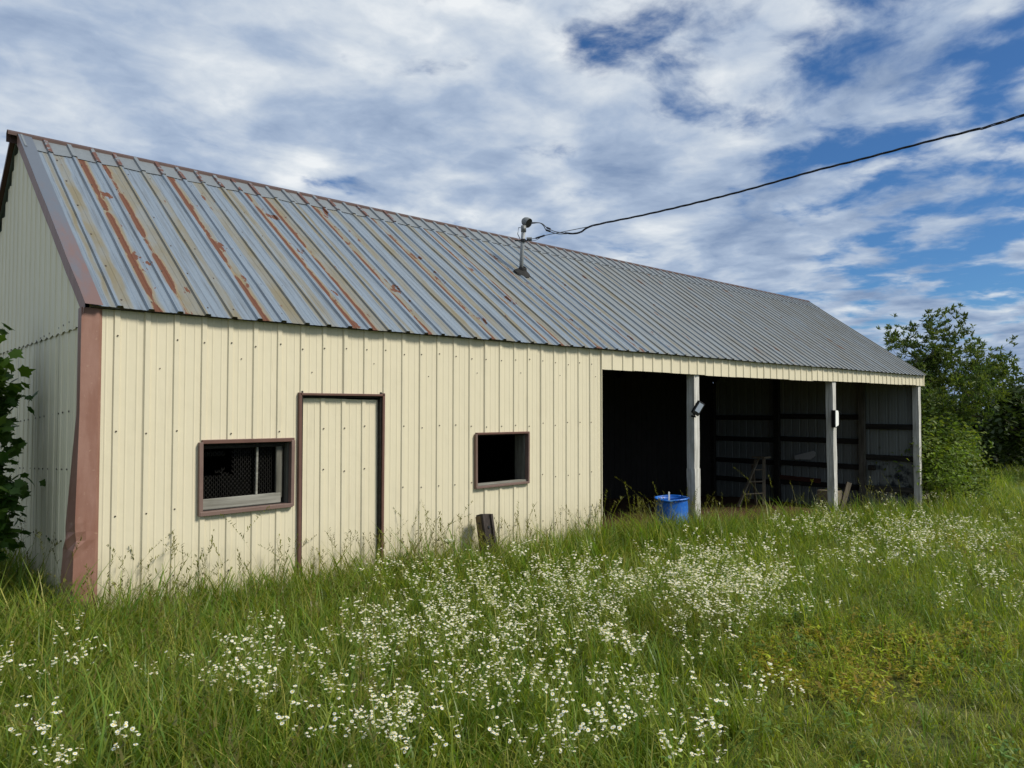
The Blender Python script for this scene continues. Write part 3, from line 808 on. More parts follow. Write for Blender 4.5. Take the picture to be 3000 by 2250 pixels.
for pxs, r_ in (([(1556, 652), (1572, 652), (1588, 655), (1600, 665), (1606, 669), (1625, 678), (1655, 683)], .007),
                ([(1556, 655), (1580, 653), (1592, 661), (1600, 674), (1612, 679), (1635, 685), (1660, 685)], .007)):
    mb = MB(); mb.tube(smooth_path([cplane(*q) for q in pxs], 6), r_, 6); mb.build('drip_loop', WIREG, cab, smooth=True)
for a, b in (((1602, 667), (1612, 671)), ((1600, 674), (1612, 678)), ((1570, 698), (1595, 690))):
    mb = MB(); mb.tube([cplane(*a), cplane(*b)], .014, 8); mb.build('splice', CABLE, cab)
mb = MB(); mb.tube(smooth_path([cplane(*q) for q in ((1545, 701), (1570, 698), (1600, 689), (1640, 681), (1690, 671), (1735, 662))], 5), .0055, 6); mb.build('messenger_wire', WIREG, cab, smooth=True)
mb = MB(); mb.tube(smooth_path([cplane(*q) for q in ((1545, 704), (1568, 704), (1582, 697))], 5), .004, 6); mb.build('tie_wire', WIREG, cab, smooth=True)

# ------------------------------------------------------------------ lamps on the posts
fc = px_y(2045, 1196, -.07)
flood = thing('flood_light', 'small black floodlight tilted on the nearer wooden post', 'lamp', fc)
rot = Matrix.Rotation(R(-30), 3, 'Z') @ Matrix.Rotation(R(8), 3, 'X') @ Matrix.Rotation(R(30), 3, 'Y')
mb = MB(); mb.box(fc, (.125, .055, .215), rot); hs = mb.build('housing', BLACK, flood, bevel=.008)
mb = MB(); mb.box(fc + rot @ Vector((0, -.029, .012)), (.082, .006, .145), rot); mb.build('glass', LENS, hs, bevel=.002)
for zz in (-.09, .09):
    mb = MB(); mb.box(fc + rot @ Vector((0, .035, zz * .5)), (.11, .02, .012), rot); mb.build('cooling_fin', BLACK, hs)
mb = MB(); mb.tube([fc + rot @ Vector((-.01, .02, -.10)), fc + Vector((-.03, .03, -.13)), fc + Vector((-.02, .10, -.12))], .016, 8); mb.build('bracket', BLACK, flood)
wc = px_y(2449, 1227, -.03)
wl = thing('wall_lamp', 'small white-faced box lamp on the farther wooden post', 'lamp', wc)
mb = MB(); mb.box(wc + Vector((-.035, .012, 0)), (.13, .075, .345)); mb.build('housing', BLACK, wl, bevel=.006)
mb = MB(); s_ = wc + Vector((-.012, -.034, .005))
pts = [(-.075, -.165), (.058, -.130), (.060, .115), (.040, .155), (-.070, .165)]
f_ = [s_ + Vector((a, 0, b)) for a, b in pts]; k_ = [p + Vector((0, .02, 0)) for p in f_]
mb.poly(f_); mb.poly(list(reversed(k_)))
for i in range(5): mb.quad(f_[i], k_[i], k_[(i + 1) % 5], f_[(i + 1) % 5])
mb.build('front_cover', WHITEP, wl)

# ------------------------------------------------------------------ blue drum with a stick
bx, by = 9.17, -.05; bz = ground(bx, by) - .03; bt = .37
drum = thing('blue_drum', 'blue plastic drum with open top standing in the grass beside the nearer post', 'drum', (bx, by, bz))
hgt = bt - bz
mb = MB(); mb.lathe([(.0, .0), (.20, .0), (.228, .03), (.236, .12), (.238, .30), (.244, .31), (.244, .34), (.238, .35), (.236, hgt - .10), (.228, hgt - .05), (.232, hgt - .01), (.226, hgt - .01), (.222, hgt - .05), (.222, .1), (0, .08)], (bx, by, bz), 32)
body = mb.build('drum_body', BLUE, drum, smooth=True)
for v in body.data.vertices:
    f = (v.co.z - bz) / hgt; v.co.x += -.012 * f; v.co.z += .02 * f * (v.co.x - bx)
mb = MB(); rim = []
for k in range(33):
    t = 2 * math.pi * k / 32
    rim.append((bx - .012 + .243 * math.cos(t), by + .243 * math.sin(t), bz + hgt - .005 + .02 * .243 * math.cos(t) - .010 * (math.cos(t) < -.8) + .004 * math.sin(3 * t)))
mb.tube(rim, .015, 8); mb.build('drum_rim', BLUE, drum, smooth=True)
st = px_y(1961, 1463, -.25)
stk = tag(MB(), '', '') if False else None
mb = MB(); se = px_y(1960, 1441, by - .04); sp = Vector((se.x + .012, by - .03, bz + .12))
mb.box((sp + se) / 2, (.024, .012, (se - sp).length), (se - sp).normalized().to_track_quat('Z', 'Y').to_matrix()); 
tag(mb.build('white_stick', WHITEP, bevel=.002), 'thin white stick poking up out of the blue drum', 'stick')

# ------------------------------------------------------------------ leaning tarred post by the open window
tb = Vector((5.36, -.40, ground(5.4, -.4) - .12)); tt = px_y(1416, 1507, -.16)
dz_ = (tt - tb).normalized(); dx_ = Vector((1, 0.10, 0)); dx_ = (dx_ - dz_ * dx_.dot(dz_)).normalized(); dy_ = dz_.cross(dx_)
tie = thing('leaning_post', 'short dark grooved timber post leaning against the wall under the open window', 'post', tb)
L_ = (tt - tb).length; rot = Matrix((dx_, dy_, dz_)).transposed()
C_ = (tb + tt) / 2
mb = MB(); mb.box(C_, (.150, .090, L_), rot, m=0); o = mb.build('timber', TIEW, tie, bevel=.006)
for sx in (-1, 1):
    mb = MB(); mb.box(C_ + rot @ Vector((sx * .066, -.055, -.004)), (.034, .030, L_ - .004), rot); mb.build('edge_strip', TIEW, tie, bevel=.004)
mb = MB(); mb.box(C_ + rot @ Vector((-.079, .005, -.01)), (.014, .080, L_ - .02), rot); mb.build('side_board', TIESIDE, tie, bevel=.003)
mb = MB(); mb.tube([tt + rot @ Vector((-.082, .0, -.10)), tt + rot @ Vector((-.092, .0, -.10))], .012, 8); mb.tube([tt + rot @ Vector((.01, -.044, -.15)), tt + rot @ Vector((.01, -.056, -.15))], .016, 8); mb.build('bolt', BLACK, tie)

# ------------------------------------------------------------------ things inside the open bays
lb = Vector((16.75, 2.92, 0)); lz = fl(16.75, 2.92)
lad = thing('step_ladder', 'old wooden stepladder standing open on the dirt floor inside the shed', 'ladder', (16.75, 2.92, lz))
L0 = px_y(2162, 1485, 2.9); L1 = px_y(2222, 1342, 2.9); L2 = px_y(2238, 1480, 2.6); L3 = px_y(2238, 1342, 2.75)
for a, b, r_ in ((L0, L1, .03), (px_y(2185, 1485, 3.3), px_y(2212, 1345, 3.1), .028), (L2, L3, .038), (px_y(2215, 1480, 3.0), px_y(2205, 1360, 3.0), .03)):
    mb = MB(); d_ = (b - a); mb.box((a + b) / 2, (r_ * 2, r_ * 1.2, d_.length), d_.normalized().to_track_quat('Z', 'Y').to_matrix()); mb.build('rail', LADW, lad, bevel=.004)
for f in (.25, .5, .75):
    a, b = L0.lerp(L1, f), L2.lerp(L3, f); mb = MB(); mb.tube([a, b], .018, 6); mb.build('rung', LADW, lad)
mb = MB(); mb.box((L1 + L3) / 2 + Vector((0, 0, .02)), (.30, .34, .04)); mb.build('top_plank', LADW, lad, bevel=.004)
blk = px_x(2445, 1470, 18.6); bz2 = fl(18.6, blk.y)
for i, (du, hh_, lab) in enumerate(((0, .22, 'lower tan concrete block stacked behind the farther post'), (.008, .24, 'upper tan concrete block topping the stack behind the farther post'))):
    mb = MB(); zc_ = bz2 + (.11 if i == 0 else .34); mb.box((18.6, blk.y + .12 + du, zc_), (.30, .52, hh_), Matrix.Rotation(R(4 * i), 3, 'Z'))
    tag(mb.build('concrete_block', STONE, bevel=.012), lab, 'block', 'tan blocks stacked in the shed')
pa, pb = px_x(2466, 1490, 18.3), px_x(2484, 1425, 18.45)
mb = MB(); d_ = pb - pa; mb.box((pa + pb) / 2, (.05, .13, d_.length + .2), d_.normalized().to_track_quat('Z', 'Y').to_matrix())
tag(mb.build('leaning_board', LADW, bevel=.004), 'short tan board leaning on the blocks behind the farther post', 'board')
P = [px_x(u, v, 19.53) for u, v in ((2328, 1346), (2327, 1335), (2382, 1321), (2389, 1326), (2388, 1336), (2375, 1346))]
mb = MB(); mb.poly(P); mb.poly([p + Vector((.012, 0, 0)) for p in reversed(P)])
for i in range(len(P)): a, b = P[i], P[(i + 1) % len(P)]; mb.quad(a, a + Vector((.012, 0, 0)), b + Vector((.012, 0, 0)), b)
tag(mb.build('plastic_offcut', PAPER), 'pale grey plastic offcut propped on a girt inside the shed', 'offcut')

# ------------------------------------------------------------------ leaf machinery
def np_mesh(name, V, F, col, mats, mi=None, smooth=False):
    """V (n,3), F (m,k) equal-size faces, col (n,3)"""
    me = bpy.data.meshes.new(name); n, (m, k) = len(V), F.shape
    me.vertices.add(n); me.vertices.foreach_set('co', np.ascontiguousarray(V, dtype=np.float32).ravel())
    me.loops.add(m * k); me.loops.foreach_set('vertex_index', F.astype(np.int32).ravel())
    me.polygons.add(m); me.polygons.foreach_set('loop_start', np.arange(m, dtype=np.int32) * k)
    if not isinstance(mats, (list, tuple)): mats = [mats]
    for q in mats: me.materials.append(q)
    if mi is not None: me.polygons.foreach_set('material_index', np.asarray(mi, dtype=np.int32))
    if smooth: me.polygons.foreach_set('use_smooth', np.ones(m, dtype=bool))
    ca = me.color_attributes.new('Col', 'FLOAT_COLOR', 'POINT')
    ca.data.foreach_set('color', np.concatenate([col, np.ones((n, 1))], 1).astype(np.float32).ravel())
    me.update(calc_edges=True); me.validate(); return me
LEAF_V = np.array([(0, 0, 0), (.22, .32, .05), (.20, .68, .03), (0, 1, -.10), (-.20, .68, .03), (-.22, .32, .05), (0, .35, -.03), (0, .7, -.05)])
LEAF_F = np.array([(0, 1, 6), (0, 6, 5), (1, 2, 7), (1, 7, 6), (5, 6, 7), (5, 7, 4), (2, 3, 7), (7, 3, 4)])
_ml = [(0, 0), (.30, -.06), (.36, .16), (.55, .38), (.36, .44), (.30, .62), (.13, .62), (0, 1.0)]
_ml = _ml + [(-x, y) for x, y in reversed(_ml[1:-1])]
MAP_V = np.array([(0, .36, .03)] + [(x, y, -.10 * abs(x) - .05 * y * y) for x, y in _ml])
MAP_F = np.array([(0, i + 1, (i + 1) % len(_ml) + 1) for i in range(len(_ml))])
def frames(nrm, rng, droop=0.0):
    n = len(nrm); nrm = nrm / np.linalg.norm(nrm, axis=1, keepdims=True)
    t = rng.normal(size=(n, 3)); t[:, 2] -= droop; t -= nrm * (t * nrm).sum(1, keepdims=True); t /= np.linalg.norm(t, axis=1, keepdims=True)
    return np.stack([np.cross(t, nrm), t, nrm], 2)         # columns x, y, z
def leaves(pos, Rm, size, col, TV=LEAF_V, TF=LEAF_F, wid=1.0):
    T = TV * np.array([wid, 1, 1]); n, k = len(pos), len(T)
    V = np.einsum('nij,kj->nki', Rm, T) * size[:, None, None] + pos[:, None, :]
    F = TF[None] + (np.arange(n) * k)[:, None, None]
    return V.reshape(-1, 3), F.reshape(-1, TF.shape[1]), np.repeat(col, k, 0)

def skeleton(base, height, rng, spread=.6, levels=4, r0=.12, first=.35, up=.35, kids=(3, 4), lens=(.55, .75)):
    segs, tips = [], []
    def grow(p, d, L, r_, lev):
        pts = [p]; q = p; dd = d
        for k in range(4):
            dd = (dd + Vector(rng.normal(size=3)) * .16 + Vector((0, 0, up * .25))).normalized(); q = q + dd * (L / 4); pts.append(q)
        rad = [r_ * (1 - .55 * k / 4) for k in range(5)]
        segs.append((pts, rad, 7 if lev == 0 else 5 if lev < 3 else 4))
        if lev >= levels - 2: tips.extend([(pts[k], dd, lev) for k in (2, 3, 4)])
        if lev >= levels - 1: return
        for i in range(int(rng.integers(kids[0], kids[1] + 1))):
            f = rng.uniform(.45, 1.0) if lev else rng.uniform(.5, 1.0)
            k = min(3, int(f * 4)); s = pts[k].lerp(pts[k + 1], f * 4 - k)
            an = rng.uniform(0, 2 * math.pi); side = dd.orthogonal().normalized(); side.rotate(Matrix.Rotation(an, 3, dd))
            nd = (dd * (1 - spread) + side * spread + Vector((0, 0, up * .3))).normalized()
            grow(s, nd, L * rng.uniform(*lens), r_ * .52, lev + 1)
        grow(pts[-1], dd, L * lens[1] * .9, r_ * .45, lev + 1)
    grow(Vector(base), Vector((0, 0, 1)), height * first, r0, 0)
    return segs, tips

def plant_tree(name, label, cat, base, height, seed, leafn, lsize, material, group=None, palette=None, spread=.6, levels=4, r0=.1, first=.35,
               squash=(1, 1, 1), cloud=.22, per_tip=None, TV=LEAF_V, TF=LEAF_F, wid=.8, up=.35, rosette=False, droop=.3, kids=(3, 4), part='crown', lens=(.55, .75), upn=.9):
    rng = np.random.default_rng(seed)
    base = Vector(base); segs, tips = skeleton((0, 0, 0), height, rng, spread, levels, r0, first, up, kids, lens)
    top = max(t[0].z for t in tips); kz = height / max(top, .1)
    S = Vector((squash[0], squash[1], kz))
    f = lambda p: Vector((p.x * S.x, p.y * S.y, p.z * S.z)) + base
    root = thing(name, label, cat, base, group)
    mb = MB()
    for pts, rad, sd_ in segs: mb.tube([f(p) for p in pts], rad, sd_, cap=False)
    mb.build('trunk', BARK, root, smooth=True)
    tp = np.array([f(t[0]) for t in tips]); td = np.array([t[1] for t in tips])
    idx = rng.integers(0, len(tp), leafn)
    if rosette:
        nr = max(1, leafn // 8); ids = rng.integers(0, len(tp), nr); cen = tp[ids] + rng.normal(size=(nr, 3)) * cloud
        idx = np.repeat(np.arange(nr), 8); pos = cen[idx]
        ax_ = td[ids][idx] * .6 + np.array([0, 0, .55]); out = rng.normal(size=(len(idx), 3)); t = ax_ + out * .9; t /= np.linalg.norm(t, axis=1, keepdims=True)
        nrm = np.cross(t, rng.normal(size=t.shape)); nrm[:, 2] = np.abs(nrm[:, 2]) + .25; nrm -= t * (nrm * t).sum(1, keepdims=True); nrm /= np.linalg.norm(nrm, axis=1, keepdims=True)
        Rm = np.stack([np.cross(t, nrm), t, nrm], 2); keyc = rng.uniform(size=nr)[idx]
    else:
        pos = tp[idx] + rng.normal(size=(leafn, 3)) * cloud * np.array([1, 1, .8])
        nrm = rng.normal(size=(leafn, 3)); nrm[:, 2] = np.abs(nrm[:, 2]) + upn
        Rm = frames(nrm, rng, droop); keyc = rng.uniform(size=len(tp))[idx]
    pos[:, 2] = np.maximum(pos[:, 2], base.z + .05)
    pal = np.array(palette or [(1, 1, 1), (.75, .85, .8), (1.25, 1.2, .9)])
    col = pal[np.minimum((keyc * len(pal)).astype(int), len(pal) - 1)] * rng.uniform(.75, 1.25, (len(pos), 1))
    size = lsize * rng.uniform(.65, 1.25, len(pos))
    V, F, Cc = leaves(pos, Rm, size, col, TV, TF, wid)
    o = bpy.data.objects.new(part, np_mesh(part, V, F, Cc, material)); COL.objects.link(o); attach(o, root)
    return root

# tree behind the far end of the barn, the shrubs at its corner
plant_tree('young_tree', 'tall loose-crowned young tree rising behind the far right end of the barn', 'tree', (24.4, 3.05, ground(24.4, 3.05)), 5.9, 5, 30000, .145, TREEL,
           spread=.62, levels=5, r0=.11, first=.36, squash=(1.65, 1.65, 1), cloud=.10, rosette=True, wid=.58, up=.4, palette=[(1, 1, 1), (.7, .82, .85), (1.3, 1.2, .8), (.85, .9, .8)], lens=(.6, .8))
plant_tree('corner_shrub', 'dense green shrub growing against the right corner post of the barn', 'shrub', (21.1, .30, ground(21.1, .3)), 2.75, 11, 9000, .12, SHRUBL,
           spread=.7, levels=4, r0=.05, first=.30, squash=(1.15, 1.2, 1), cloud=.20, wid=1.0, palette=[(1, 1, 1), (1.4, 1.25, 1.0), (.75, .85, .8), (.9, 1, .9)], kids=(4, 5), lens=(.6, .85))
plant_tree('arching_shrub', 'broad shrub with drooping lower branch to the right of the corner shrub', 'shrub', (23.6, .55, ground(23.6, .5)), 2.75, 23, 8000, .120, SHRUBL,
           spread=.75, levels=4, r0=.05, first=.26, squash=(1.05, 1.0, 1), cloud=.20, wid=.95, palette=[(1, 1, 1), (.7, .8, .75), (1.25, 1.1, .8), (.85, .95, .85)], kids=(4, 5), lens=(.65, .9))
plant_tree('low_shrub', 'small pale green sapling at the foot of the right corner post', 'shrub', (20.2, -.25, ground(20.2, -.25)), 1.9, 37, 1500, .10, SHRUBL,
           spread=.6, levels=4, r0=.025, first=.35, squash=(1.0, 1.0, 1), cloud=.14, wid=.95, palette=[(1.5, 1.5, 1.3), (1.1, 1.2, 1.0)], kids=(3, 4))
# far trees along the edge of the field
far = [(46, 9.5, 4.6, 'low dark tree at the left end of the far tree line'), (49.5, 7.2, 4.5, 'round dark tree second from the left in the far tree line'),
       (52, 4.9, 5.0, 'dark tree in the middle of the far tree line'), (50.5, 3.2, 5.2, 'dense dark tree right of the middle in the far tree line'),
       (44, 2.9, 4.9, 'tall dark tree at the right edge of the picture'), (58, 13, 5.6, 'far dark tree showing behind the loose-crowned young tree'), (41, .2, 3.7, 'dark tree cut off by the right edge of the picture')]
for i, (x, y, h_, lab) in enumerate(far):
    plant_tree('far_tree', lab, 'tree', (x, y, ground(x, y)), h_, 60 + i, 6000, .30, FARL, 'trees at the far edge of the field', spread=.7, levels=4, r0=.16, first=.24,
               squash=(1.35, 1.35, 1), cloud=.42, wid=1.2, palette=[(1, 1, 1), (.8, .85, .85), (1.2, 1.15, .85)], kids=(4, 5), lens=(.6, .85))
# broad-leaved bush at the left edge, in front of the gable
plant_tree('gable_bush', 'dark broad-leaved bush at the left edge in front of the gable wall', 'bush', (.80, 1.35, ground(.80, 1.35)), 2.5, 91, 5200, .115, MAPLEL,
           spread=.55, levels=4, r0=.03, first=.22, squash=(.62, .9, 1), cloud=.13, TV=MAP_V, TF=MAP_F, wid=1.0, palette=[(1, 1, 1), (1.5, 1.4, 1.0), (.7, .8, .8), (.6, .75, .7)], kids=(3, 4), upn=.5, droop=.8)

plant_tree('low_bush', 'low dark leafy bush below the broad-leaved bush, down to the grass at the left edge', 'bush', (.93, 1.30, ground(.93, 1.3)), 1.35, 97, 3200, .095, MAPLEL,
           spread=.6, levels=4, r0=.018, first=.24, squash=(.55, .8, 1), cloud=.12, TV=MAP_V, TF=MAP_F, wid=1.0, palette=[(.8, .85, .85), (1.2, 1.15, .9), (.6, .75, .7)], kids=(3, 4), upn=.5, droop=.8)

# ------------------------------------------------------------------ meadow: clump shapes
class TB:
    """triangle builder with a colour for each vertex"""
    def __init__(s): s.v = []; s.f = []; s.c = []; s.mi = []
    def strip(s, L, Rr, cols, m=0):
        i = len(s.v)
        for a, b, c in zip(L, Rr, cols): s.v += [a, b]; s.c += [c, c]
        for k in range(len(L) - 1):
            j = i + 2 * k; s.f += [(j, j + 1, j + 3), (j, j + 3, j + 2)]; s.mi += [m, m]
    def fan(s, pts, c, m=0):
        i = len(s.v); s.v += pts; s.c += [c] * len(pts)
        for k in range(1, len(pts) - 1): s.f.append((i, i + k, i + k + 1)); s.mi.append(m)
    def mesh(s, name, mats): return np_mesh(name, np.array(s.v, dtype=float), np.array(s.f), np.array(s.c, dtype=float), mats, s.mi)
def blade(tb, rng, base, az, h, lean, curve, wd, col, seg=5, droop=.25, m=0):
    d = np.array([math.cos(az), math.sin(az), 0.0]); sd_ = np.array([-math.sin(az + rng.uniform(-.6, .6)), math.cos(az), 0.0]); L, Q, Cc = [], [], []
    for k in range(seg + 1):
        t = k / seg; p = np.array(base) + d * (lean * t + curve * t ** 2.4) + np.array([0, 0, h * (t - droop * t ** 3)])
        ww = wd * (.75 + .6 * t - 1.30 * t ** 2.2) + .0003
        L.append(tuple(p - sd_ * ww / 2)); Q.append(tuple(p + sd_ * ww / 2)); Cc.append(tuple(col))
    tb.strip(L, Q, Cc, m); return p
GREEN = np.array((1.0, 1.0, 1.0)); LIME = np.array((1.35, 1.25, .9)); DEEP = np.array((.62, .82, .75)); STRAW = np.array((2.1, 1.5, 2.6)); OLIVE = np.array((1.30, 1.02, 1.1)); BRN = np.array((1.5, .72, .75))
def pick(rng, table): return table[int(rng.choice(len(table), p=[t[1] for t in table]))][0] * rng.uniform(.75, 1.25)
def clump_grass(seed, n, hlo, hhi, rad, wd, table, bend=1.0):
    rng = np.random.default_rng(seed); tb = TB()
    for _ in range(n):
        a = rng.uniform(0, 6.283); r_ = rad * math.sqrt(rng.uniform()); h = rng.uniform(hlo, hhi)
        blade(tb, rng, (r_ * math.cos(a), r_ * math.sin(a), -.02), rng.uniform(0, 6.283), h, h * rng.uniform(.0, .3) * bend, h * rng.uniform(.0, .65) * bend, wd * rng.uniform(.6, 1.3), pick(rng, table), 5, rng.uniform(.0, .35))
    return tb
TG = [(GREEN, .38), (DEEP, .24), (LIME, .20), (OLIVE, .10), (STRAW, .08)]
TD = [(GREEN, .30), (DEEP, .38), (LIME, .14), (OLIVE, .09), (STRAW, .09)]
TS = [(GREEN, .32), (LIME, .22), (OLIVE, .22), (STRAW, .16), (DEEP, .08)]
def clump_seed(seed):
    rng = np.random.default_rng(seed); tb = clump_grass(seed + 1, 9, .3, .55, .08, .005, TG)
    for _ in range(3):
        h = rng.uniform(.58, .98); az = rng.uniform(0, 6.283); col = pick(rng, [(STRAW * .45, .5), (OLIVE * .7, .5)])
        b = (rng.uniform(-.07, .07), rng.uniform(-.07, .07), -.02); le, cu = h * rng.uniform(.02, .18), h * rng.uniform(.04, .48)
        blade(tb, rng, b, az, h, le, cu, .0062, col, 6, .10)
        blade(tb, rng, b, az + 1.57, h, 0, 0, .0004, col, 1, .1)
        d = np.array([math.cos(az), math.sin(az), 0.0])
        for k in range(14):
            t = .78 + .24 * k / 14; p = np.array(b) + d * (le * t + cu * t ** 2.4) + np.array([0, 0, h * (t - .10 * t ** 3)])
            a2 = rng.uniform(0, 6.283); ln = rng.uniform(.016, .040)
            blade(tb, rng, p, a2, ln * rng.uniform(.3, 1.0), ln * .8, 0, .0105, col * rng.uniform(.6, 1.0), 2, 0)
    return tb
def clump_herb(seed, table, n, hh_, ls):
    rng = np.random.default_rng(seed); tb = TB()
    for _ in range(n):
        h = rng.uniform(.5, 1) * hh_; b = np.array([rng.uniform(-.1, .1), rng.uniform(-.1, .1), -.01]); az = rng.uniform(0, 6.283)
        e = blade(tb, rng, b, az, h, h * .2, h * .1, .003, OLIVE * .8, 3, 0); col = pick(rng, table)
        for k in range(9):
            t = rng.uniform(.25, 1.0); p = b + (e - b) * t; a2 = rng.uniform(0, 6.283); l_ = ls * rng.uniform(.6, 1.3)
            blade(tb, rng, p, a2, l_ * rng.uniform(-.1, .7), l_ * .6, l_ * .3, l_ * .42, col * rng.uniform(.75, 1.25), 3, .3, m=0)
    return tb
YEL = [(np.array((2.0, 1.75, .9)), .36), (np.array((1.9, 1.15, 1.0)), .20), (LIME * 1.1, .30), (np.array((1.4, .75, .9)), .14)]
GRN = [(GREEN, .4), (LIME, .35), (DEEP, .25)]
kinds = []
def kind(tb, mats): kinds.append((tb, mats)); return len(kinds) - 1
K_TALL = [kind(clump_grass(100 + i, 19, .26, .62, .12, .0112, TG if i < 2 else TD), [GRASS]) for i in range(4)]
K_MID = [kind(clump_grass(120 + i, 22, .14, .40, .13, .0094, TG if i else TS), [GRASS]) for i in range(3)]
K_SHORT = [kind(clump_grass(140 + i, 32, .04, .17, .13, .0070, TS, 1.3), [GRASS]) for i in range(3)]
K_SEED = [kind(clump_seed(160 + 3 * i), [GRASS]) for i in range(3)]
K_YEL = [kind(clump_herb(180 + i, YEL, 10, .21, .036), [GRASS]) for i in range(3)]
K_HERB = [kind(clump_herb(190 + i, GRN, 8, .26, .036), [HERB]) for i in range(2)]
K_FLAT = [kind(clump_grass(200 + i, 20, .10, .34, .14, .0090, [(STRAW * .8, .45), (OLIVE, .4), (GREEN, .15)], 1.8), [GRASS]) for i in range(2)]

def flower_plant(seed):
    rng = np.random.default_rng(seed); st, fl_ = TB(), TB()
    h = rng.uniform(.36, .56); az0 = rng.uniform(0, 6.283)
    col = pick(rng, [(GREEN, .5), (LIME, .5)])
    top = None
    for a in (0, 1.57):
        top = blade(st, np.random.default_rng(seed), (0, 0, -.02), az0, h, h * .10, h * .05, .0045, col, 4, 0)
    st_v = lambda t: np.array([math.cos(az0), math.sin(az0), 0]) * (h * .10 * t + h * .05 * t ** 2.4) + np.array([0, 0, h * t])
    for k in range(9):
        t = rng.uniform(.12, .85); l_ = rng.uniform(.035, .075) * (1.1 - .5 * t)
        blade(st, rng, st_v(t), rng.uniform(0, 6.283), l_ * rng.uniform(.1, .7), l_ * .7, l_ * .3, .011, pick(rng, GRN), 3, .4)
    heads = []
    for k in range(int(rng.integers(5, 9))):
        t = rng.uniform(.76, 1.0); p = st_v(t); a = rng.uniform(0, 6.283); bl = rng.uniform(.04, .11)
        e = blade(st, rng, p, a, bl * rng.uniform(.5, .9), bl * .5, bl * .25, .0028, col, 3, .1)
        heads.append(e)
        for q in range(int(rng.integers(1, 5))):
            a3 = a + rng.uniform(-1.6, 1.6); b3 = rng.uniform(.018, .045); e3 = blade(st, rng, p + (e - p) * rng.uniform(.6, 1), a3, b3, b3 * .6, 0, .0022, col, 2, 0); heads.append(e3)
    for hd_ in heads:
        if rng.random() < .12:
            fl_.fan([tuple(hd_ + np.array([.004 * math.cos(t), .004 * math.sin(t), 0])) for t in np.linspace(0, 6.28, 7)[:-1]], (.5, .6, .2)); continue
        nrm = np.array([rng.normal() * .32, rng.normal() * .32, 1.0]); nrm /= np.linalg.norm(nrm)
        t1 = np.cross(nrm, [1, 0, 0]); t1 /= np.linalg.norm(t1); t2 = np.cross(nrm, t1); r_ = rng.uniform(.0058, .0098); cup = rng.uniform(-.1, .35) * r_
        pts = [tuple(hd_ + nrm * .001)] + [tuple(hd_ + (t1 * math.cos(t) + t2 * math.sin(t)) * r_ * (1.0 if q % 2 else .80) + nrm * cup) for q, t in enumerate(np.linspace(0, 2 * math.pi, 15))]
        fl_.fan(pts, (1, 1, 1))
        fl_.fan([tuple(hd_ + nrm * .0035)] + [tuple(hd_ + (t1 * math.cos(t) + t2 * math.sin(t)) * r_ * .38 + nrm * .0022) for t in np.linspace(0, 2 * math.pi, 7)], (1.0, .72, .12))
    return st, fl_
FP = [flower_plant(300 + 7 * i) for i in range(8)]

# hidden library of clump shapes for the grass instancer (never linked to the scene)
lib = bpy.data.collections.new('meadow_kinds')
for i, (tb, mats) in enumerate(kinds):
    lib.objects.link(bpy.data.objects.new('clump_%02d' % i, tb.mesh('clump_%02d' % i, mats)))
flib = bpy.data.collections.new('flower_kinds')
for i, (st, fl_) in enumerate(FP):
    tb = TB(); n0 = len(st.v); tb.v = st.v + fl_.v; tb.c = st.c + fl_.c; tb.f = st.f + [tuple(q + n0 for q in f) for f in fl_.f]; tb.mi = [0] * len(st.f) + [1] * len(fl_.f)
    flib.objects.link(bpy.data.objects.new('flower_%02d' % i, tb.mesh('flower_%02d' % i, [STEMG, PETAL])))

def scatter(name, P, rot, scl, kd, coll):
    me = bpy.data.meshes.new(name); me.vertices.add(len(P)); me.vertices.foreach_set('co', np.asarray(P, dtype=np.float32).ravel())
    for nm, ty, arr, key in (('rot', 'FLOAT_VECTOR', rot, 'vector'), ('scl', 'FLOAT_VECTOR', scl, 'vector'), ('kind', 'INT', kd, 'value')):
        at = me.attributes.new(nm, ty, 'POINT'); at.data.foreach_set(key, np.asarray(arr).ravel())
    me.update(); o = bpy.data.objects.new(name, me); COL.objects.link(o)
    ng = bpy.data.node_groups.new(name + '_nodes', 'GeometryNodeTree')
    ng.interface.new_socket('Geometry', in_out='INPUT', socket_type='NodeSocketGeometry'); ng.interface.new_socket('Geometry', in_out='OUTPUT', socket_type='NodeSocketGeometry')
    gi = ng.nodes.new('NodeGroupInput'); go = ng.nodes.new('NodeGroupOutput'); ip = ng.nodes.new('GeometryNodeInstanceOnPoints'); ci = ng.nodes.new('GeometryNodeCollectionInfo')
    ci.inputs['Collection'].default_value = coll; ci.inputs['Separate Children'].default_value = True; ci.inputs['Reset Children'].default_value = True
    def attr(nm, dt): a = ng.nodes.new('GeometryNodeInputNamedAttribute'); a.data_type = dt; a.inputs['Name'].default_value = nm; return a.outputs['Attribute']
    L = ng.links; L.new(gi.outputs[0], ip.inputs['Points']); L.new(ci.outputs[0], ip.inputs['Instance']); ip.inputs['Pick Instance'].default_value = True
    L.new(attr('kind', 'INT'), ip.inputs['Instance Index']); L.new(attr('rot', 'FLOAT_VECTOR'), ip.inputs['Rotation']); L.new(attr('scl', 'FLOAT_VECTOR'), ip.inputs['Scale'])
    L.new(ip.outputs[0], go.inputs[0]); md = o.modifiers.new('scatter', 'NODES'); md.node_group = ng
    return stuff(o)

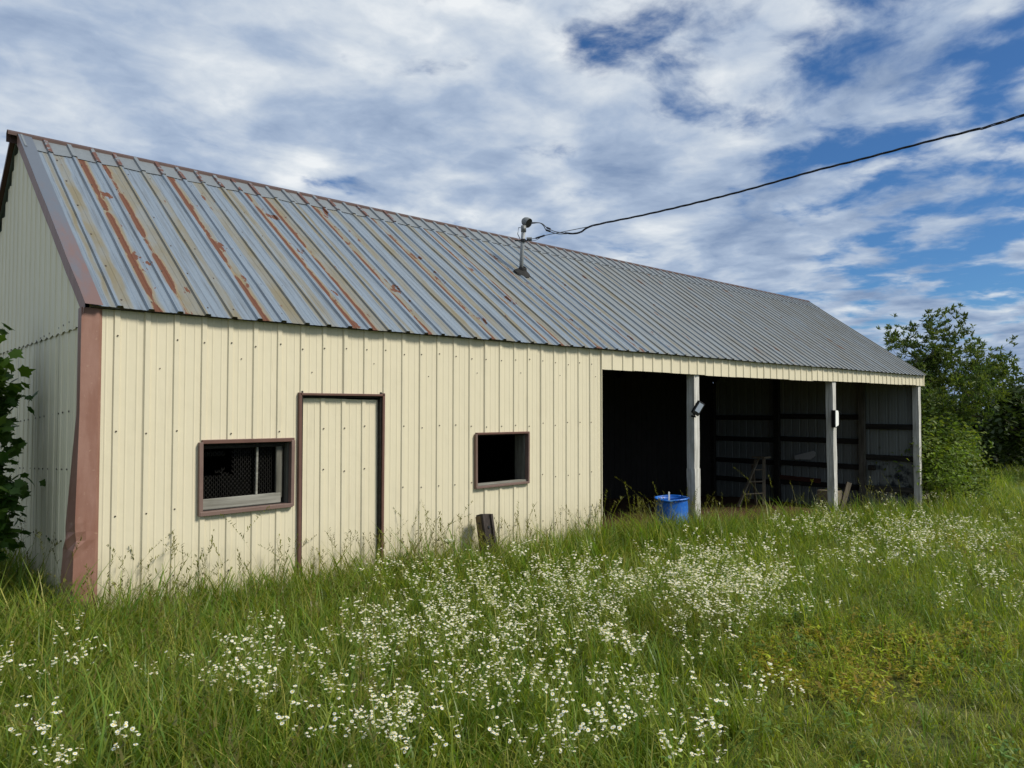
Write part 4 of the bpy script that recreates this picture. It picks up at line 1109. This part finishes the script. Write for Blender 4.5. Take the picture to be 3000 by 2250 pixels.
# ------------------------------------------------------------------ meadow: where things grow
rng = np.random.default_rng(2024)
def in_barn(x, y): return 1.44 < x < 19.75 and y > .02
def blob(u, v, L):
    s = 0.0
    for cx, cy, rx, ry, wgt in L:
        q = ((u - cx) / rx) ** 2 + ((v - cy) / ry) ** 2
        if q < 4: s += wgt * math.exp(-q * 1.2)
    return s
YB_ = [(2480, 1870, 300, 100, 1.0), (2300, 1900, 160, 60, .5), (2800, 1880, 150, 60, .8), (2900, 1610, 140, 50, .5), (2700, 1560, 160, 30, .3), (2480, 1990, 200, 60, .5)]
BARE = [(2380, 2140, 60, 25, .5), (2650, 1990, 110, 25, .5), (2850, 2200, 120, 40, .6), (2720, 2120, 120, 60, .8), (2560, 2080, 90, 40, .6), (2780, 2040, 90, 30, .5), (2950, 1900, 80, 40, .5), (2960, 2120, 120, 40, .5), (2550, 2210, 120, 40, .5)]
FLOW = [(110, 2010, 150, 110, .65), (90, 2200, 150, 80, .55), (700, 1960, 190, 95, 1.0), (430, 2090, 140, 60, .3), (560, 2190, 220, 60, .5), (900, 2190, 180, 60, .5),
        (1250, 1840, 230, 130, .85), (1500, 1770, 230, 100, 1.0), (1480, 1990, 330, 170, .8), (1120, 2080, 200, 110, .8), (1600, 2180, 380, 80, .6), (1900, 1960, 200, 150, .7),
        (1800, 1750, 190, 70, 1.0), (2080, 1710, 170, 80, 1.5), (2150, 1770, 150, 70, 1.2), (2260, 2020, 110, 60, .8), (2080, 2140, 120, 70, .5),
        (2430, 1560, 170, 40, .55), (2640, 1580, 230, 55, .6), (2870, 1590, 130, 60, .7), (2560, 1670, 190, 45, .6), (2920, 1700, 110, 45, .6), (2350, 1770, 90, 45, .4), (2860, 1770, 110, 35, .35), (2600, 2120, 350, 110, .10), (2250, 1640, 140, 40, .3), (2750, 1480, 160, 30, .35)]
P, ROT, SCL, KD = [], [], [], []
def put_clump(x, y, k, s, sz=None, tilt=.12):
    P.append((x, y, ground(x, y) - .005)); ROT.append((rng.normal() * tilt, rng.normal() * tilt, rng.uniform(0, 6.283))); SCL.append((s, s, s if sz is None else sz)); KD.append(k)
def hmap(u, v, x, y):
    h = float(np.interp(u, [0, 900, 1500, 2000, 2400, 3000], [.92, .95, .78, .70, .50, .48]))
    if v > 1950: h *= float(np.interp(u, [1800, 2400, 3000], [1.0, .62, .50]))
    if -1.3 < y < 0 and 1.3 < x < 20: h = max(h, 1.0 - .25 * max(0, -y - .6))
    if x > 20: h = max(h, .6)
    return h
for r0_, r1_, dens, sc in ((2.0, 4.5, 190, 1.0), (4.5, 7.5, 130, 1.0), (7.5, 12, 70, 1.08), (12, 20, 34, 1.25), (20, 34, 13, 1.7), (34, 62, 4.5, 2.4)):
    half = R(46); n = int(dens * half * (r1_ ** 2 - r0_ ** 2))
    rr_ = np.sqrt(rng.uniform(r0_ ** 2, r1_ ** 2, n)); aa = CAM_YAW + rng.uniform(-half, half, n)
    for r_, a in zip(rr_, aa):
        x, y = r_ * math.cos(a), CAM_LOC.y + r_ * math.sin(a)
        if in_barn(x, y):
            if not (7.7 < x < 19.6 and y < .75 and rng.random() < .55 * (1 - y / .75)): continue
        if y > 9 and x < 20: continue
        u, v, z = proj((x, y, ground(x, y) + .15))
        hm = hmap(u, v, x, y); tone = mnoise.noise((x * .8, y * .8, 20.0)); q = rng.random()
        yl = blob(u, v, YB_) * (.75 + 1.1 * mnoise.noise((x * 2.1, y * 2.1, 44.0))); br = blob(u, v, BARE) * 1.2
        if br > .25 and q < br * .55: continue
        near_wall = -1.0 < y < -.02 and 1.2 < x < 20
        if yl > .25 and rng.random() < min(.68, yl * .95): k = rng.choice(K_YEL); s = sc * rng.uniform(.6, 1.1)
        elif hm < .42:
            k = rng.choice(K_SHORT if q < .90 else K_HERB if q < .95 else K_MID); s = sc * rng.uniform(.65, 1.1)
        elif hm < .62:
            k = rng.choice(K_SHORT if q < .62 else K_MID if q < .90 else K_HERB); s = sc * rng.uniform(.7, 1.15) * (1.0 if hm > .5 else .9)
        elif hm < .88:
            k = rng.choice(K_MID if q < .55 else K_TALL if q < .80 else K_HERB if q < .92 else K_SHORT); s = sc * hm * rng.uniform(.8, 1.2)
        else:
            k = rng.choice(K_TALL if q < .70 else K_MID if q < .88 else K_HERB if q < .93 else K_SEED); s = sc * hm * rng.uniform(.7, 1.1)
        if tone > .28 and hm >= .62 and rng.random() < .5: k = rng.choice(K_FLAT); s = sc * rng.uniform(.8, 1.2)
        put_clump(x, y, int(k), s)
        if near_wall and rng.random() < .045 and x < 12: put_clump(x, y, int(rng.choice(K_SEED)), rng.uniform(.65, 1.0))
# tall seeding grass along the wall: heavier by the door and the leaning post
for cx, sx, n, hi in ((4.1, .38, 22, 1.1), (4.75, .35, 20, 1.05), (5.2, .3, 8, .85), (7.0, .5, 16, 1.0), (8.3, .5, 18, 1.1), (2.6, .8, 10, .6), (1.0, .5, 8, .8), (12.5, 1.2, 10, .8)):
    for _ in range(n): x = rng.normal(cx, sx); put_clump(x, rng.uniform(-.75, -.12), int(rng.choice(K_SEED if rng.random() < .62 else K_TALL)), hi * rng.uniform(.60, 1.10), tilt=.22)
for cx, sx, n, hi in ((8.6, .75, 90, 1.15), (8.75, .18, 22, 1.25), (4.4, .6, 60, 1.15), (6.9, .7, 50, 1.0), (11.5, 1.2, 60, .95), (.9, .5, 40, 1.2)):
    for _ in range(n): x = rng.normal(cx, sx); put_clump(x, rng.uniform(-.85, -.14) if not (8.9 < x < 9.4) else rng.uniform(-.9, -.36), int(rng.choice(K_TALL)), hi * rng.uniform(.75, 1.1), tilt=.18)
scatter('meadow_grass', P, ROT, SCL, np.array(KD, dtype=np.int32), lib)['label'] = 'tall green meadow grass with straw seed heads around the barn'

# ------------------------------------------------------------------ meadow: white wildflowers
cand = []
n = 46000; rr_ = np.sqrt(rng.uniform(2.3 ** 2, 26 ** 2, n)); aa = CAM_YAW + rng.uniform(-R(38), R(38), n)
for r_, a in zip(rr_, aa):
    x, y = r_ * math.cos(a), CAM_LOC.y + r_ * math.sin(a)
    if in_barn(x, y) or (y > -.35 and x < 20): continue
    g_ = ground(x, y); u, v, z = proj((x, y, g_ + .42))
    d_ = blob(u, v, FLOW)
    if d_ > .12 and rng.random() < min(1.0, d_ * .52) * min(1.0, (6.0 / r_) ** 2.1): cand.append((r_, x, y, g_))
cand.sort()
meshes = []
for i, (st, fl_) in enumerate(FP): meshes.append((st.mesh('flower_stem', [STEMG]), fl_.mesh('flower_heads', [PETAL])))
for r_, x, y, g_ in cand[:290]:
    k = int(rng.integers(0, len(FP))); s = rng.uniform(.8, 1.15)
    o = bpy.data.objects.new('wildflower', meshes[k][0]); COL.objects.link(o); o.location = (x, y, g_ - .005); o.rotation_euler = (rng.normal() * .08, rng.normal() * .08, rng.uniform(0, 6.283)); o.scale = (s, s, s)
    tag(o, 'small white daisy-like wildflower plant in the near meadow grass', 'wildflower', 'white wildflowers in the near meadow')
    c = bpy.data.objects.new('blossoms', meshes[k][1]); COL.objects.link(c); c.parent = o; stuff(c)
rest = cand[290:]
if rest:
    m_ = len(rest); sc_ = rng.uniform(.85, 1.2, m_) * np.interp([c[0] for c in rest], [5, 12, 25], [1.0, 1.1, 1.35])
    scatter('meadow_flowers', [(c[1], c[2], c[3] - .005) for c in rest], np.stack([rng.normal(size=m_) * .08, rng.normal(size=m_) * .08, rng.uniform(0, 6.283, m_)], 1),
            np.stack([sc_] * 3, 1), rng.integers(0, len(FP), m_).astype(np.int32), flib)['label'] = 'drifts of small white wildflowers farther out in the meadow'
print('grass clumps', len(P), 'flowers', len(cand))

# one flat white umbel by the wall
qb = Vector((4.80, -.30, ground(4.8, -.3))); qt = px_y(1312, 1581, -.30)
um = thing('wild_carrot', 'tall wild carrot with one flat white flower head left of the leaning post', 'plant', qb)
mb = MB(); mb.tube([qb, qb.lerp(qt, .6) + Vector((.02, 0, 0)), qt - Vector((0, 0, .04))], .004, 6)
rg = np.random.default_rng(5); tb = TB()
for k in range(26):
    a = rg.uniform(0, 6.283); r_ = .065 * math.sqrt(rg.uniform()); e = Vector((qt.x + r_ * math.cos(a), qt.y + r_ * math.sin(a), qt.z - .15 * r_))
    mb.tube([qt - Vector((0, 0, .045)), e], .0012, 4, cap=False)
    for _ in range(7):
        c = np.array(e) + np.array([rg.normal() * .007, rg.normal() * .007, rg.uniform(0, .005)]); tb.fan([tuple(c + np.array([.005 * math.cos(t), .005 * math.sin(t), 0])) for t in np.linspace(0, 6.283, 7)[:-1]], (1, 1, 1))
ob = bpy.data.objects.new('umbel', tb.mesh('umbel', [PETAL])); COL.objects.link(ob); attach(ob, um)
me = mb.mesh('stalk', STEMG); ca = me.color_attributes.new('Col', 'FLOAT_COLOR', 'POINT'); ca.data.foreach_set('color', np.ones(len(me.vertices) * 4, dtype=np.float32))
ob = bpy.data.objects.new('stalk', me); COL.objects.link(ob); attach(ob, um)
